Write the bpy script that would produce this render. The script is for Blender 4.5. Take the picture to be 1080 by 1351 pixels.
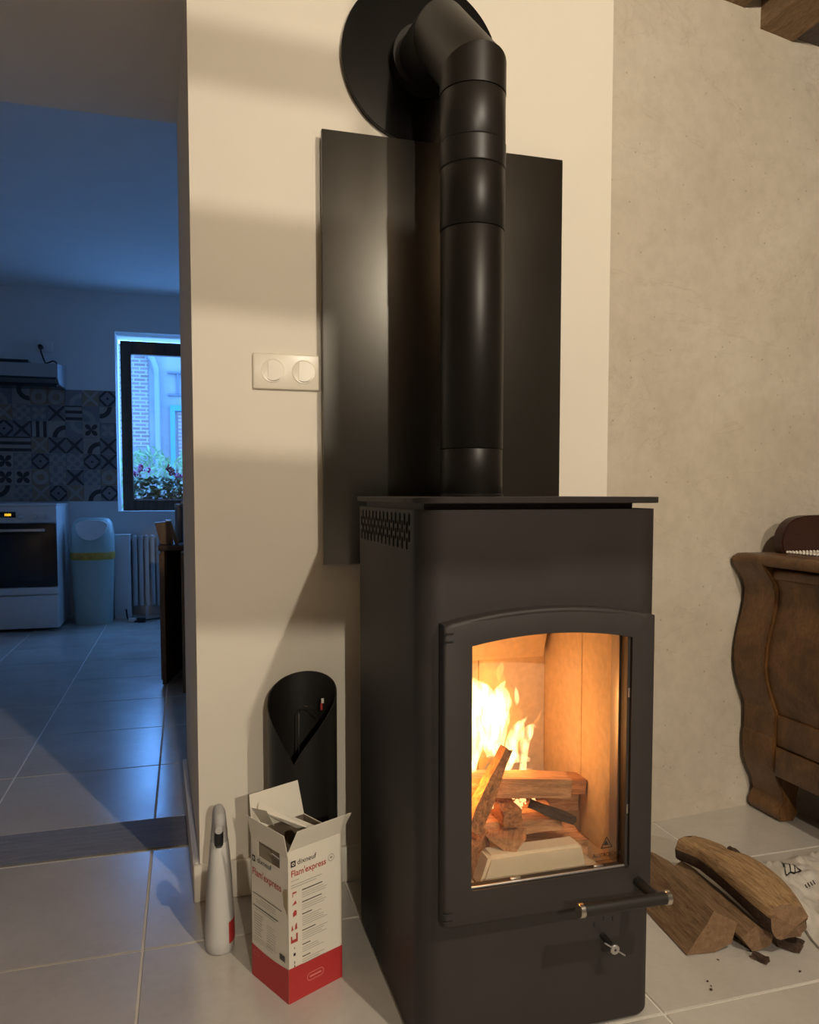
import bpy, bmesh, math, random
from mathutils import Vector, Matrix, noise as mnoise
R = math.radians
random.seed(7)
for o in list(bpy.data.objects):
    bpy.data.objects.remove(o, do_unlink=True)
sc = bpy.context.scene
COL = sc.collection

# ------------------------------------------------------------------ camera
cd = bpy.data.cameras.new('camera'); cam = bpy.data.objects.new('camera', cd); COL.objects.link(cam)
cd.sensor_fit = 'VERTICAL'; cd.sensor_height = 36; cd.lens = 1025 / 1351 * 36
cd.shift_y = 0.025; cd.clip_start = 0.02
cam.location = (0, 0, .925); cam.rotation_euler = (R(90 - 3.2), 0, R(-16.1))
sc.camera = cam

# ------------------------------------------------------------------ world, lights, exposure
world = bpy.data.worlds.new('dusk_sky'); sc.world = world; world.use_nodes = True
bg = world.node_tree.nodes['Background']
bg.inputs[0].default_value = (.14, .40, 1.0, 1); bg.inputs[1].default_value = 10.0
vs = sc.view_settings
vs.view_transform = 'Standard'; vs.look = 'None'; vs.exposure = 0; vs.gamma = 1; vs.use_curve_mapping = False

def point_light(name, loc, power, color, radius):
    l = bpy.data.lights.new(name, 'POINT'); l.energy = power; l.color = color; l.shadow_soft_size = radius
    o = bpy.data.objects.new(name, l); o.location = loc; COL.objects.link(o); return o
WARM = (1, .885, .71)
point_light('ceiling_bulb', (.88, -.25, 2.16), 82, WARM, .022)
rl = bpy.data.lights.new('rear_spot', 'SPOT'); rl.energy = 215; rl.color = WARM; rl.shadow_soft_size = .017
rl.spot_size = R(66); rl.spot_blend = .6
ro = bpy.data.objects.new('rear_spot', rl); ro.location = (.25, -2.6, 2.0); COL.objects.link(ro)
ro.rotation_euler = (Vector((.45, 1.79, 1.0)) - ro.location).to_track_quat('-Z', 'Y').to_euler()
pl = bpy.data.lights.new('window_portal', 'AREA'); pl.shape = 'RECTANGLE'; pl.size = 1.04; pl.size_y = 1.32
pl.cycles.is_portal = True
po = bpy.data.objects.new('window_portal', pl); po.location = (.03, 6.60, 1.46); po.rotation_euler = (R(-90), 0, 0)
COL.objects.link(po)
pl2 = bpy.data.lights.new('added_opening_portal', 'AREA'); pl2.shape = 'RECTANGLE'; pl2.size = .6; pl2.size_y = .7; pl2.cycles.is_portal = True  # portal of the unseen side opening added to brighten the kitchen
po2 = bpy.data.objects.new('added_opening_portal', pl2); po2.location = (2.74, 4.75, 1.5); po2.rotation_euler = (0, R(90), 0)
COL.objects.link(po2)

# ------------------------------------------------------------------ materials
def new_mat(name):
    m = bpy.data.materials.new(name); m.use_nodes = True
    nt = m.node_tree; return m, nt, nt.nodes['Principled BSDF']
def lin(nt, a, b): nt.links.new(a, b)
def tex_co(nt, scale=(1, 1, 1), rnd=False, kind='Object'):
    tc = nt.nodes.new('ShaderNodeTexCoord'); mp = nt.nodes.new('ShaderNodeMapping')
    mp.inputs['Scale'].default_value = scale
    lin(nt, tc.outputs[kind], mp.inputs[0])
    if rnd:
        oi = nt.nodes.new('ShaderNodeObjectInfo'); mu = nt.nodes.new('ShaderNodeMath'); mu.operation = 'MULTIPLY'
        mu.inputs[1].default_value = 37; lin(nt, oi.outputs['Random'], mu.inputs[0])
        lin(nt, mu.outputs[0], mp.inputs['Location'])
    return mp.outputs[0]
def noise_n(nt, vec, scale, detail=4, rough=.55, dist=0):
    n = nt.nodes.new('ShaderNodeTexNoise'); n.inputs['Scale'].default_value = scale
    n.inputs['Detail'].default_value = detail; n.inputs['Roughness'].default_value = rough
    n.inputs['Distortion'].default_value = dist; lin(nt, vec, n.inputs['Vector']); return n.outputs[0]
def ramp(nt, fac, stops):
    r = nt.nodes.new('ShaderNodeValToRGB'); e = r.color_ramp.elements
    e[0].position = stops[0][0]; e[0].color = (*stops[0][1], 1)
    e[1].position = stops[-1][0]; e[1].color = (*stops[-1][1], 1)
    for p, c in stops[1:-1]:
        x = e.new(p); x.color = (*c, 1)
    lin(nt, fac, r.inputs[0]); return r.outputs[0]
def mixc(nt, fac, a, b, mode='MIX'):
    m = nt.nodes.new('ShaderNodeMix'); m.data_type = 'RGBA'; m.blend_type = mode
    for s, v in ((m.inputs[0], fac), (m.inputs[6], a), (m.inputs[7], b)):
        if isinstance(v, (int, float)): s.default_value = v
        elif isinstance(v, tuple): s.default_value = (*v, 1)
        else: lin(nt, v, s)
    return m.outputs[2]
def bump(nt, p, h, strength, dist=.002):
    b = nt.nodes.new('ShaderNodeBump'); b.inputs['Strength'].default_value = strength; b.inputs['Distance'].default_value = dist
    lin(nt, h, b.inputs['Height']); lin(nt, b.outputs[0], p.inputs['Normal'])
def plain(name, c, rough=.5, metal=0, var=.0, vs_=8, bmp=0, bs=200, spec=.5, scale=(1, 1, 1), rnd=False):
    m, nt, p = new_mat(name)
    p.inputs['Base Color'].default_value = (*c, 1); p.inputs['Roughness'].default_value = rough
    p.inputs['Metallic'].default_value = metal; p.inputs['Specular IOR Level'].default_value = spec
    if var or bmp:
        v = tex_co(nt, scale, rnd)
        if var:
            n = noise_n(nt, v, vs_)
            lin(nt, ramp(nt, n, [(.3, tuple(x * (1 - var) for x in c)), (.7, tuple(min(1, x * (1 + var)) for x in c))]), p.inputs['Base Color'])
        if bmp: bump(nt, p, noise_n(nt, v, bs), bmp)
    return m
def wood(name, dark, light, scale, rough=.55, bmp=.25, fine=60, rnd=False, spec=.4, mid=None):
    m, nt, p = new_mat(name)
    v = tex_co(nt, scale, rnd)
    a = noise_n(nt, v, 5, 6, .6, .6); b = noise_n(nt, v, fine, 3, .6)
    c = ramp(nt, a, [(.25, dark), (.5, mid or tuple((x + y) / 2 for x, y in zip(dark, light))), (.75, light)])
    c2 = ramp(nt, b, [(.35, (.62, .6, .58)), (.6, (1, 1, 1))])
    lin(nt, mixc(nt, .7, c, c2, 'MULTIPLY'), p.inputs['Base Color'])
    p.inputs['Roughness'].default_value = rough; p.inputs['Specular IOR Level'].default_value = spec
    bump(nt, p, b, bmp, .003); return m
def emit(name, c, s):
    m = bpy.data.materials.new(name); m.use_nodes = True; nt = m.node_tree; nt.nodes.clear()
    e = nt.nodes.new('ShaderNodeEmission'); e.inputs[0].default_value = (*c, 1); e.inputs[1].default_value = s
    o = nt.nodes.new('ShaderNodeOutputMaterial'); lin(nt, e.outputs[0], o.inputs[0]); return m
def flame_mat(name, c, s, lo=.34, hi=.62):
    m = bpy.data.materials.new(name); m.use_nodes = True; nt = m.node_tree; nt.nodes.clear()
    e = nt.nodes.new('ShaderNodeEmission'); e.inputs[0].default_value = (*c, 1)
    n = noise_n(nt, tex_co(nt, (62, 62, 20)), 1, 3, .6, 1.1)
    k = nt.nodes.new('ShaderNodeMapRange'); k.inputs[1].default_value = lo; k.inputs[2].default_value = hi; k.inputs[3].default_value = 0; k.inputs[4].default_value = s
    lin(nt, n, k.inputs[0]); lin(nt, k.outputs[0], e.inputs[1])
    o = nt.nodes.new('ShaderNodeOutputMaterial'); lin(nt, e.outputs[0], o.inputs['Volume']); return m
def glass_mat(name, tint=(1, 1, 1), refl=.05):
    m = bpy.data.materials.new(name); m.use_nodes = True; nt = m.node_tree; nt.nodes.clear()
    t = nt.nodes.new('ShaderNodeBsdfTransparent'); t.inputs[0].default_value = (*tint, 1)
    g = nt.nodes.new('ShaderNodeBsdfGlossy'); g.inputs['Roughness'].default_value = .03
    x = nt.nodes.new('ShaderNodeMixShader'); x.inputs[0].default_value = refl
    o = nt.nodes.new('ShaderNodeOutputMaterial')
    lin(nt, t.outputs[0], x.inputs[1]); lin(nt, g.outputs[0], x.inputs[2]); lin(nt, x.outputs[0], o.inputs[0]); return m

M = {}
M['cream'] = plain('cream_paint', (.80, .735, .625), .75, var=.025, vs_=3, bmp=.06, bs=260, spec=.25)
M['white_paint'] = plain('white_paint', (.74, .74, .73), .8, var=.03, vs_=2, spec=.2)
M['ceil'] = plain('kitchen_ceiling_paint', (.78, .77, .75), .9, var=.02, spec=.2)
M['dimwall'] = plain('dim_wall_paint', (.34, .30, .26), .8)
M['boards'] = wood('ceiling_boards', (.22, .16, .11), (.42, .33, .24), (8, 1, 8), .8, .2)
M['skirt'] = plain('skirting_paint', (.80, .74, .64), .45)
def plaster():
    m, nt, p = new_mat('rough_lime_plaster'); v = tex_co(nt)
    a = noise_n(nt, v, 2.2, 6, .6, .4); b = noise_n(nt, v, 26, 5, .65)
    c = ramp(nt, a, [(.3, (.52, .455, .36)), (.52, (.59, .52, .42)), (.72, (.65, .59, .49))])
    c = mixc(nt, .35, c, ramp(nt, b, [(.3, (.72, .70, .66)), (.6, (1, 1, 1))]), 'MULTIPLY')
    vo = nt.nodes.new('ShaderNodeTexVoronoi'); vo.inputs['Scale'].default_value = 26; lin(nt, v, vo.inputs['Vector'])
    d = ramp(nt, vo.outputs['Distance'], [(.05, (.55, .5, .42)), (.10, (1, 1, 1))])
    c = mixc(nt, .6, c, d, 'MULTIPLY')
    # hair cracks: thin bands of a stretched, distorted noise
    cr = noise_n(nt, tex_co(nt, (1, 1, 1.8)), 1.6, 5, .6, 1.2)
    k = ramp(nt, cr, [(.494, (1, 1, 1)), (.5, (.72, .66, .58)), (.506, (1, 1, 1))])
    c = mixc(nt, .28, c, k, 'MULTIPLY')
    lin(nt, c, p.inputs['Base Color']); p.inputs['Roughness'].default_value = .88; p.inputs['Specular IOR Level'].default_value = .2
    big = noise_n(nt, v, 9, 6, .62); bump(nt, p, big, .5, .008); return m
M['plaster'] = plaster()
def tile_mat():
    m, nt, p = new_mat('stone_look_tile'); v = tex_co(nt, rnd=True)
    a = noise_n(nt, v, 5, 6, .6, .3); b = noise_n(nt, v, 60, 4, .6)
    c = ramp(nt, a, [(.15, (.50, .465, .415)), (.85, (.64, .60, .545))])
    c = mixc(nt, .15, c, ramp(nt, b, [(.3, (.7, .7, .7)), (.6, (1, 1, 1))]), 'MULTIPLY')
    lin(nt, c, p.inputs['Base Color'])
    r = ramp(nt, a, [(.3, (.20, .20, .20)), (.7, (.27, .27, .27))]); lin(nt, r, p.inputs['Roughness'])
    p.inputs['Specular IOR Level'].default_value = 1.0
    bump(nt, p, noise_n(nt, tex_co(nt, (1, 2.2, 1), True), 38, 3, .6), .20, .0015); return m
M['tile'] = tile_mat()
M['grout'] = plain('pale_grout', (.80, .76, .69), .9)
M['threshold'] = wood('threshold_strip', (.20, .19, .18), (.33, .31, .30), (2, 14, 1), .55, .2)
M['steel_black'] = plain('matt_black_steel', (.016, .0135, .0115), .52, var=.12, vs_=6, bmp=.05, bs=500, spec=.45)
M['stove'] = plain('stove_black_paint', (.0290, .0245, .0228), .58, var=.14, vs_=5, bmp=.06, bs=700, spec=.45)
M['pipe'] = plain('pipe_black_paint', (.013, .011, .009), .40, var=.1, vs_=5, bmp=.03, bs=500, spec=.34)
M['panel'] = plain('panel_black_paint', (.110, .105, .094), .37, 1, bmp=.05, bs=900)
M['rosette'] = plain('rosette_black_paint', (.005, .0045, .004), .24, spec=.22)
M['blackplastic'] = plain('black_plastic', (.012, .012, .013), .35)
M['cast'] = plain('dark_cast_iron', (.030, .026, .023), .5, bmp=.15, bs=300)
M['chrome'] = plain('brushed_steel', (.62, .58, .52), .28, 1)
M['greysteel'] = plain('grey_steel', (.42, .40, .38), .38, .6)
M['vermi'] = plain('vermiculite_board', (.66, .52, .36), .9, var=.10, vs_=60, bmp=.12, bs=300, spec=.15)
M['ceramic'] = plain('cream_fireclay', (.74, .62, .45), .7, var=.05, vs_=20, spec=.3)
M['glass'] = glass_mat('stove_glass', (.97, .96, .94), .035)
M['winglass'] = glass_mat('window_glass', (.97, .98, 1), .05)
M['fire_hot'] = flame_mat('white_hot_flame', (1, .66, .30), 260, .38, .62)
M['fire_mid'] = flame_mat('yellow_flame', (1, .50, .12), 70, .2, .5)
M['fire_low'] = flame_mat('orange_flame', (1, .40, .04), 26, .36, .66)
M['ember'] = emit('glowing_ember', (1, .42, .16), 2.6)
M['firelog'] = wood('burning_wood', (.30, .125, .055), (.82, .44, .21), (22, 2.5, 22), .8, .5, 40)
M['charlog'] = wood('charred_wood', (.14, .055, .028), (.90, .40, .155), (26, 20, 26), .85, .9, 30)
M['logside'] = wood('split_oak', (.20, .105, .045), (.62, .40, .20), (30, 3, 30), .75, .7, 18)
M['logside2'] = wood('brown_split_oak', (.13, .07, .033), (.40, .245, .13), (30, 3, 30), .75, .7, 18)
M['logend'] = wood('oak_end_grain', (.19, .105, .055), (.33, .205, .115), (18, 18, 18), .85, .4, 30)
M['bark'] = wood('bark', (.035, .02, .014), (.12, .07, .045), (10, 10, 10), .95, .9, 26)
M['dresser'] = wood('old_walnut', (.050, .020, .006), (.215, .102, .034), (6, 3, 1.6), .38, .1, 45, spec=.5)
M['dresserdark'] = wood('dark_mahogany', (.028, .0095, .006), (.055, .02, .012), (3, 3, 8), .35, .05, 45)
M['beam'] = wood('old_beam_wood', (.17, .10, .052), (.42, .28, .155), (8, 1.5, 8), .85, .5, 40)
M['beamdark'] = wood('grey_beam_strip', (.10, .085, .08), (.19, .165, .15), (8, 1.5, 8), .9, .5, 40)
M['whiteplastic'] = plain('ivory_switch_plastic', (.80, .73, .60), .3)
M['carton'] = plain('white_carton', (.79, .73, .62), .55, var=.02, vs_=10)
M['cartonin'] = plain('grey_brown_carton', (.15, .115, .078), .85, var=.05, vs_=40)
M['red'] = plain('red_print', (.50, .035, .035), .5)
M['redtext'] = plain('red_ink', (.46, .06, .05), .5)
M['blacktext'] = plain('black_ink', (.02, .018, .016), .5)
M['greytext'] = plain('grey_ink', (.34, .31, .27), .6)
M['paletext'] = plain('pale_red_ink', (.80, .30, .26), .5)
M['tanprint'] = plain('tan_print', (.42, .32, .18), .6)
M['bottle'] = plain('translucent_white_plastic', (.60, .58, .55), .35)
M['bottlehead'] = plain('grey_white_plastic', (.50, .48, .46), .35)
M['enamel'] = plain('white_enamel', (.72, .71, .70), .3)
M['ovenglass'] = plain('black_oven_glass', (.008, .009, .011), .2)
M['knob'] = plain('white_knob', (.6, .6, .6), .4)
M['display'] = emit('yellow_display', (1, .55, .03), 1.6)
M['hood'] = plain('grey_hood_enamel', (.36, .37, .38), .4)
M['hooddark'] = plain('dark_hood_glass', (.02, .022, .025), .2)
M['bin'] = plain('pale_green_plastic', (.42, .52, .48), .4)
M['binlid'] = plain('white_lid_plastic', (.85, .82, .80), .4)
M['binbag'] = plain('yellow_bin_bag', (.62, .36, .05), .4, var=.2, vs_=30)
M['radiator'] = plain('radiator_paint', (.52, .52, .52), .45)
M['winwood'] = wood('dark_window_wood', (.055, .024, .012), (.115, .055, .028), (8, 8, 1.5), .5, .1, 45)
M['kwood'] = wood('brown_kitchen_wood', (.11, .055, .024), (.30, .16, .075), (8, 8, 1.5), .45, .1, 45)
M['cwood'] = wood('light_block_wood', (.20, .10, .045), (.36, .20, .095), (8, 8, 2), .5, .1, 45)
M['facade'] = plain('pale_render', (.20, .205, .20), .9, var=.12, vs_=3)
M['stonesill'] = plain('pale_stone', (.16, .15, .15), .9, var=.1, vs_=5)
M['bluepaint'] = plain('blue_shutter_paint', (.03, .17, .28), .5)
M['drain'] = plain('zinc_drainpipe', (.16, .19, .22), .5)
M['iron'] = plain('grey_iron', (.09, .10, .13), .6)
M['street'] = plain('street_paving', (.6, .6, .6), .9, var=.1, vs_=2)
M['leaf'] = plain('geranium_leaf', (.045, .11, .04), .6, var=.3, vs_=20)
M['leaf2'] = plain('pale_garden_leaf', (.11, .20, .075), .6, var=.3, vs_=10)
M['petal'] = plain('magenta_petal', (.42, .03, .2), .6)
M['petal2'] = plain('dark_red_petal', (.25, .02, .06), .6)
M['soil'] = plain('terracotta_planter', (.22, .10, .07), .8)
M['lace'] = plain('white_lace', (.76, .71, .62), .9, bmp=.4, bs=300)
M['bagm'] = plain('grey_plastic_bag', (.66, .62, .56), .38, var=.10, vs_=12, spec=.5)
def brick_mat():
    m, nt, p = new_mat('far_brickwork'); v = tex_co(nt, (1, 1, 1)); 
    sp = nt.nodes.new('ShaderNodeSeparateXYZ'); cb = nt.nodes.new('ShaderNodeCombineXYZ')
    lin(nt, v, sp.inputs[0]); lin(nt, sp.outputs[0], cb.inputs[0]); lin(nt, sp.outputs[2], cb.inputs[1])
    b = nt.nodes.new('ShaderNodeTexBrick'); lin(nt, cb.outputs[0], b.inputs['Vector'])
    b.inputs['Color1'].default_value = (.14, .09, .085, 1); b.inputs['Color2'].default_value = (.19, .14, .135, 1); b.inputs['Mortar'].default_value = (.24, .24, .24, 1)
    b.inputs['Scale'].default_value = 1; b.inputs['Brick Width'].default_value = .27; b.inputs['Row Height'].default_value = .085; b.inputs['Mortar Size'].default_value = .016
    lin(nt, b.outputs[0], p.inputs['Base Color']); p.inputs['Roughness'].default_value = .9; return m
M['brick'] = brick_mat()

# ------------------------------------------------------------------ mesh helpers
def box(bm, a, b, bev=0, seg=2):
    r = bmesh.ops.create_cube(bm, size=1)
    c = [(a[i] + b[i]) / 2 for i in range(3)]; s = [abs(b[i] - a[i]) for i in range(3)]
    for v in r['verts']: v.co = Vector([v.co[i] * s[i] + c[i] for i in range(3)])
    if bev:
        es = list({e for v in r['verts'] for e in v.link_edges})
        bmesh.ops.bevel(bm, geom=es, offset=bev, segments=seg, affect='EDGES', profile=.5)
def prism(bm, pts, axis, lo, hi):
    """closed polygon pts (2D) extruded along axis from lo to hi"""
    def P(p, t):
        if axis == 0: return (t, p[0], p[1])
        if axis == 1: return (p[0], t, p[1])
        return (p[0], p[1], t)
    a = [bm.verts.new(P(p, lo)) for p in pts]; b = [bm.verts.new(P(p, hi)) for p in pts]
    n = len(pts); fs = []
    for i in range(n): fs.append(bm.faces.new((a[i], a[(i + 1) % n], b[(i + 1) % n], b[i])))
    fs.append(bm.faces.new(a[::-1])); fs.append(bm.faces.new(b))
    bmesh.ops.recalc_face_normals(bm, faces=fs); return a, b
def ring(c, u, v, ru, rv, n): return [Vector(c) + Vector(u) * ru * math.cos(2 * math.pi * i / n) + Vector(v) * rv * math.sin(2 * math.pi * i / n) for i in range(n)]
def loft(bm, rings, cap0=True, cap1=True):
    vs_ = [[bm.verts.new(p) for p in r] for r in rings]; n = len(vs_[0]); fs = []
    for a, b in zip(vs_, vs_[1:]):
        for i in range(n): fs.append(bm.faces.new((a[i], a[(i + 1) % n], b[(i + 1) % n], b[i])))
    if cap0: fs.append(bm.faces.new(vs_[0][::-1]))
    if cap1: fs.append(bm.faces.new(vs_[-1]))
    bmesh.ops.recalc_face_normals(bm, faces=fs)
def frame_of(d):
    d = Vector(d).normalized(); u = d.orthogonal().normalized() if abs(d.z) > .99 else d.cross(Vector((0, 0, 1))).normalized()
    return d, u, d.cross(u).normalized()
def cyl(bm, p, q, r, n=24, r2=None, bev=0):
    p, q = Vector(p), Vector(q); d, u, v = frame_of(q - p); r2 = r if r2 is None else r2
    if bev:
        rs = [ring(p, u, v, r - bev, r - bev, n), ring(p + d * bev, u, v, r, r, n), ring(q - d * bev, u, v, r2, r2, n), ring(q, u, v, r2 - bev, r2 - bev, n)]
    else: rs = [ring(p, u, v, r, r, n), ring(q, u, v, r2, r2, n)]
    loft(bm, rs)
def tube(bm, pts, rad, n=10):
    pts = [Vector(p) for p in pts]; rs = []
    for i, p in enumerate(pts):
        d = pts[min(i + 1, len(pts) - 1)] - pts[max(i - 1, 0)]; d, u, v = frame_of(d)
        r = rad[i] if isinstance(rad, (list, tuple)) else rad
        rs.append(ring(p, u, v, r, r, n))
    loft(bm, rs)
def obj(name, bm, mat, parent=None, smooth=None, label=None):
    me = bpy.data.meshes.new(name); bm.to_mesh(me); bm.free()
    for m in (mat if isinstance(mat, (list, tuple)) else [mat]): me.materials.append(m)
    o = bpy.data.objects.new(name, me); COL.objects.link(o)
    if smooth: 
        for p in me.polygons: p.use_smooth = True
        me.set_sharp_from_angle(angle=R(smooth if smooth is not True else 40))
    if parent:
        o.parent = parent; l = Vector(parent.location)
        pp = parent.parent
        while pp: l = Vector((0, 0, 0)) + l; pp = None
        o.matrix_parent_inverse = Matrix.Translation(-l) if not parent.parent else Matrix.Identity(4)
    if label: o['label'] = label
    return o
def thing(name, label, cat, loc=(0, 0, 0), group=None):
    o = bpy.data.objects.new(name, None); COL.objects.link(o); o.location = loc; o.empty_display_size = .05
    return tag(o, label, cat, group)
def tag(o, label, cat, group=None, kind=None):
    o['label'] = label; o['category'] = cat
    if group: o['group'] = group
    if kind: o['kind'] = kind
    return o
def struct(name, bm, mat, label, cat, smooth=None):
    o = obj(name, bm, mat, None, smooth); o['kind'] = 'structure'; o['label'] = label; o['category'] = cat; return o
def part(name, mat, parent, fn, smooth=None, label=None):
    bm = bmesh.new(); fn(bm); return obj(name, bm, mat, parent, smooth, label)
def bbox(name, mat, parent, a, b, bev=0, label=None, seg=2):
    return part(name, mat, parent, lambda bm: box(bm, a, b, bev, seg), None if not bev else 50, label)

# ------------------------------------------------------------------ the setting
WY = 1.79      # face of the cream wall
JX, JBX, JBY = .020, -.006, 2.53
def S(name, a, b, mat, label, cat='wall'):
    bm = bmesh.new(); box(bm, a, b); return struct(name, bm, mat, label, cat)

# floor slab in grout colour with the tiles lying on it
floor = S('floor', (-3.2, -4.2, -.10), (3.2, 6.6, -.0030), M['grout'], 'grey-beige tiled floor running from the stove room into the kitchen', 'floor')
TX, TY, G = .4515, .4615, .0050
tb = bmesh.new(); box(tb, (-TX / 2 + G / 2, -TY / 2 + G / 2, -.008), (TX / 2 - G / 2, TY / 2 - G / 2, 0), .0012, 1)
tile_me = bpy.data.meshes.new('floor_tile'); tb.to_mesh(tile_me); tb.free(); tile_me.materials.append(M['tile'])
def put_tiles(x0, x1, ys):
    x = -.0965 + TX / 2
    ks = [k for k in range(-10, 10) if x0 <= x + k * TX <= x1]
    for k in ks:
        for y in ys:
            o = bpy.data.objects.new('floor_tile', tile_me); COL.objects.link(o)
            o.parent = floor; o.location = (x + k * TX, y, 0)
put_tiles(-1.9, 2.9, [1.158 + TY / 2 + i * TY for i in range(-5, 2)])
put_tiles(-1.9, 1.2, [2.285 + TY / 2 + i * TY for i in range(0, 9)])
bm = bmesh.new(); box(bm, (-1.9, 2.092, -.006), (JBX + .012, 2.283, .001), .001, 1)
struct('threshold_trim_1', bm, M['threshold'], 'dark grey strip across the floor in the kitchen opening', 'threshold')['kind'] = 'structure'

# cream partition: the piece right of the opening, its jamb splayed a little; header above the opening
bm = bmesh.new(); prism(bm, [(JX, WY), (1.047, WY), (1.047, 2.2), (.9, JBY), (JBX, JBY)], 2, 0, 2.6)
struct('wall_back', bm, M['cream'], 'smooth cream painted wall behind the black stove', 'wall')
bm = bmesh.new(); box(bm, (-1.3, WY, 2.05), (JX + .004, JBY, 2.6))
struct('wall_header', bm, M['cream'], 'plain lintel over the opening to the kitchen', 'wall')
S('wall_back_far', (-3.2, WY, 0), (-1.3, JBY, 2.6), M['cream'], 'cream wall on the far side of the kitchen opening')
bm = bmesh.new()
n1, n2 = 60, 40
def plast(x): return 1.857 + .1 * (x - 1.05)
gv = [[None] * (n2 + 1) for _ in range(n1 + 1)]
for i in range(n1 + 1):
    for j in range(n2 + 1):
        x = 1.03 + (3.2 - 1.03) * i / n1; z = 2.6 * j / n2
        gv[i][j] = bm.verts.new((x, plast(x) + .006 * mnoise.noise(Vector((x * 3, z * 3, 1))) + (-.012 * max(0, 1 - z / .10) * (0.6 + .6 * mnoise.noise(Vector((x * 9, 0, 3))))), z))
for i in range(n1):
    for j in range(n2): bm.faces.new((gv[i][j], gv[i + 1][j], gv[i + 1][j + 1], gv[i][j + 1]))
r = bmesh.ops.extrude_face_region(bm, geom=bm.faces[:])
for v in r['geom']:
    if isinstance(v, bmesh.types.BMVert): v.co.y += .35
bmesh.ops.recalc_face_normals(bm, faces=bm.faces[:])
struct('wall_right', bm, M['plaster'], 'rough old beige plaster wall right of the stove', 'wall', 60)
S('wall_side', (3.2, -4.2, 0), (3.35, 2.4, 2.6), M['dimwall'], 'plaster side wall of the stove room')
S('wall_left', (-3.35, -4.2, 0), (-3.2, 6.6, 2.6), M['plaster'], 'pale side wall of the room')
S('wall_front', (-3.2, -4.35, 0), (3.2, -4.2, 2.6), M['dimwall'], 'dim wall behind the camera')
S('ceiling', (-3.2, -4.2, 2.50), (3.2, WY + .4, 2.62), M['boards'], 'wooden board ceiling of the stove room', 'ceiling')
# skirting boards
bm = bmesh.new(); box(bm, (JX - .014, WY - .013, 0), (1.047, WY, .086), .003, 1)
struct('baseboard_back', bm, M['skirt'], 'cream skirting along the wall behind the stove', 'baseboard', 50)
bm = bmesh.new()
prism(bm, [(JX - .014, WY + .0005), (JX + .001, WY + .0005), (JBX + .001, JBY), (JBX - .014, JBY)], 2, 0, .086)
bmesh.ops.bevel(bm, geom=[e for e in bm.edges if min(v.co.z for v in e.verts) > .05], offset=.004, segments=2, affect='EDGES')
struct('baseboard_jamb', bm, M['skirt'], 'skirting along the side of the kitchen opening', 'baseboard', 50)
# ceiling beams over the plaster wall
def beam(x0, x1, z0, z1, mat, label, w=.012):
    bm = bmesh.new(); pts = []
    ys = [-4.0 + i * (plast((x0 + x1) / 2) + .05 + 4.0) / 30 for i in range(31)]
    rings = []
    for y in ys:
        j = lambda k: w * mnoise.noise(Vector((k * 7.1, y * 2.2, x0)))
        rings.append([(x0 + j(1), y, z0 + j(2)), (x1 + j(3), y, z0 + j(4)), (x1 + j(5), y, z1), (x0 + j(6), y, z1)])
    loft(bm, rings); return struct('beam', bm, mat, label, 'beam')
beam(1.585, 1.705, 2.235, 2.50, M['beam'], 'old brown wooden beam end in the top right corner').name = 'trim_1'
beam(1.706, 2.0, 2.240, 2.50, M['beamdark'], 'darker grey strip beside the old beam in the top right corner').name = 'trim_2'  # darker grey strip along the brown beam
beam(1.39, 1.52, 2.287, 2.50, M['beam'], 'small beam end just showing at the top edge over the plaster wall').name = 'trim_3'
for x in (-2.2, -.6): beam(x, x + .14, 2.28, 2.50, M['beam'], 'ceiling beam').name = 'trim_4'
# added unseen slatted rail behind the camera, bands the rear bulb's light on the wall
bm = bmesh.new()
for z0, z1 in ((1.930, 1.979), (1.755, 1.834), (1.497, 1.640)):
    prism(bm, [(.15, z0 + .003), (.39, z0 - .007), (.39, z1 - .007), (.15, z1 + .003)], 1, -1.008, -.992)
box(bm, (.274, -1.007, 1.494), (.480, -.993, 1.832))  # solid board added to block the rear spot on the heat shield
for x in (.300,): box(bm, (x, -1.008, 1.80), (x + .018, -.992, 2.5))
S('light_block_wall', (-3.2, -1.06, 0), (.150, -.94, 2.5), M['dimwall'], 'added unseen wall behind the camera that blocks lamp light from the kitchen')  # added to keep the rear spot out of the kitchen
struct('added_slats', bm, M['beam'], 'added unseen slatted wooden rail hung from the ceiling', 'gobo')

# ------------------------------------------------------------------ kitchen shell
KY = 6.28
S('wall_kitchen_left', (-3.2, KY, 0), (-.487, KY + .35, 2.6), M['white_paint'], 'white kitchen wall with patterned tiles and hood')
S('wall_kitchen_right', (.55, KY, 0), (2.6, KY + .35, 2.6), M['white_paint'], 'white kitchen wall right of the window')
S('wall_kitchen_above', (-.487, KY, 2.144), (.55, KY + .35, 2.6), M['white_paint'], 'white kitchen wall above the window')
S('wall_kitchen_below', (-.487, KY, 0), (.55, KY + .35, .795), M['white_paint'], 'white kitchen wall below the window sill')
bm = bmesh.new()
for a, b in (((2.6, 2.2, 0), (2.75, 4.4, 2.6)), ((2.6, 5.1, 0), (2.75, 6.6, 2.6)), ((2.6, 4.4, 0), (2.75, 5.1, 1.2)), ((2.6, 4.4, 1.8), (2.75, 5.1, 2.6))): box(bm, a, b)
struct('wall_kitchen_side', bm, M['white_paint'], 'white kitchen side wall with an added opening for more daylight', 'wall')  # unseen opening added in this wall to let in more blue light
S('wall_kitchen_back', (.9, 2.40, 0), (2.6, 2.53, 2.6), M['white_paint'], 'white wall on the kitchen side of the partition')
S('ceiling_kitchen', (-3.2, JBY, 2.43), (2.6, 6.6, 2.55), M['ceil'], 'white kitchen ceiling', 'ceiling')
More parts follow.
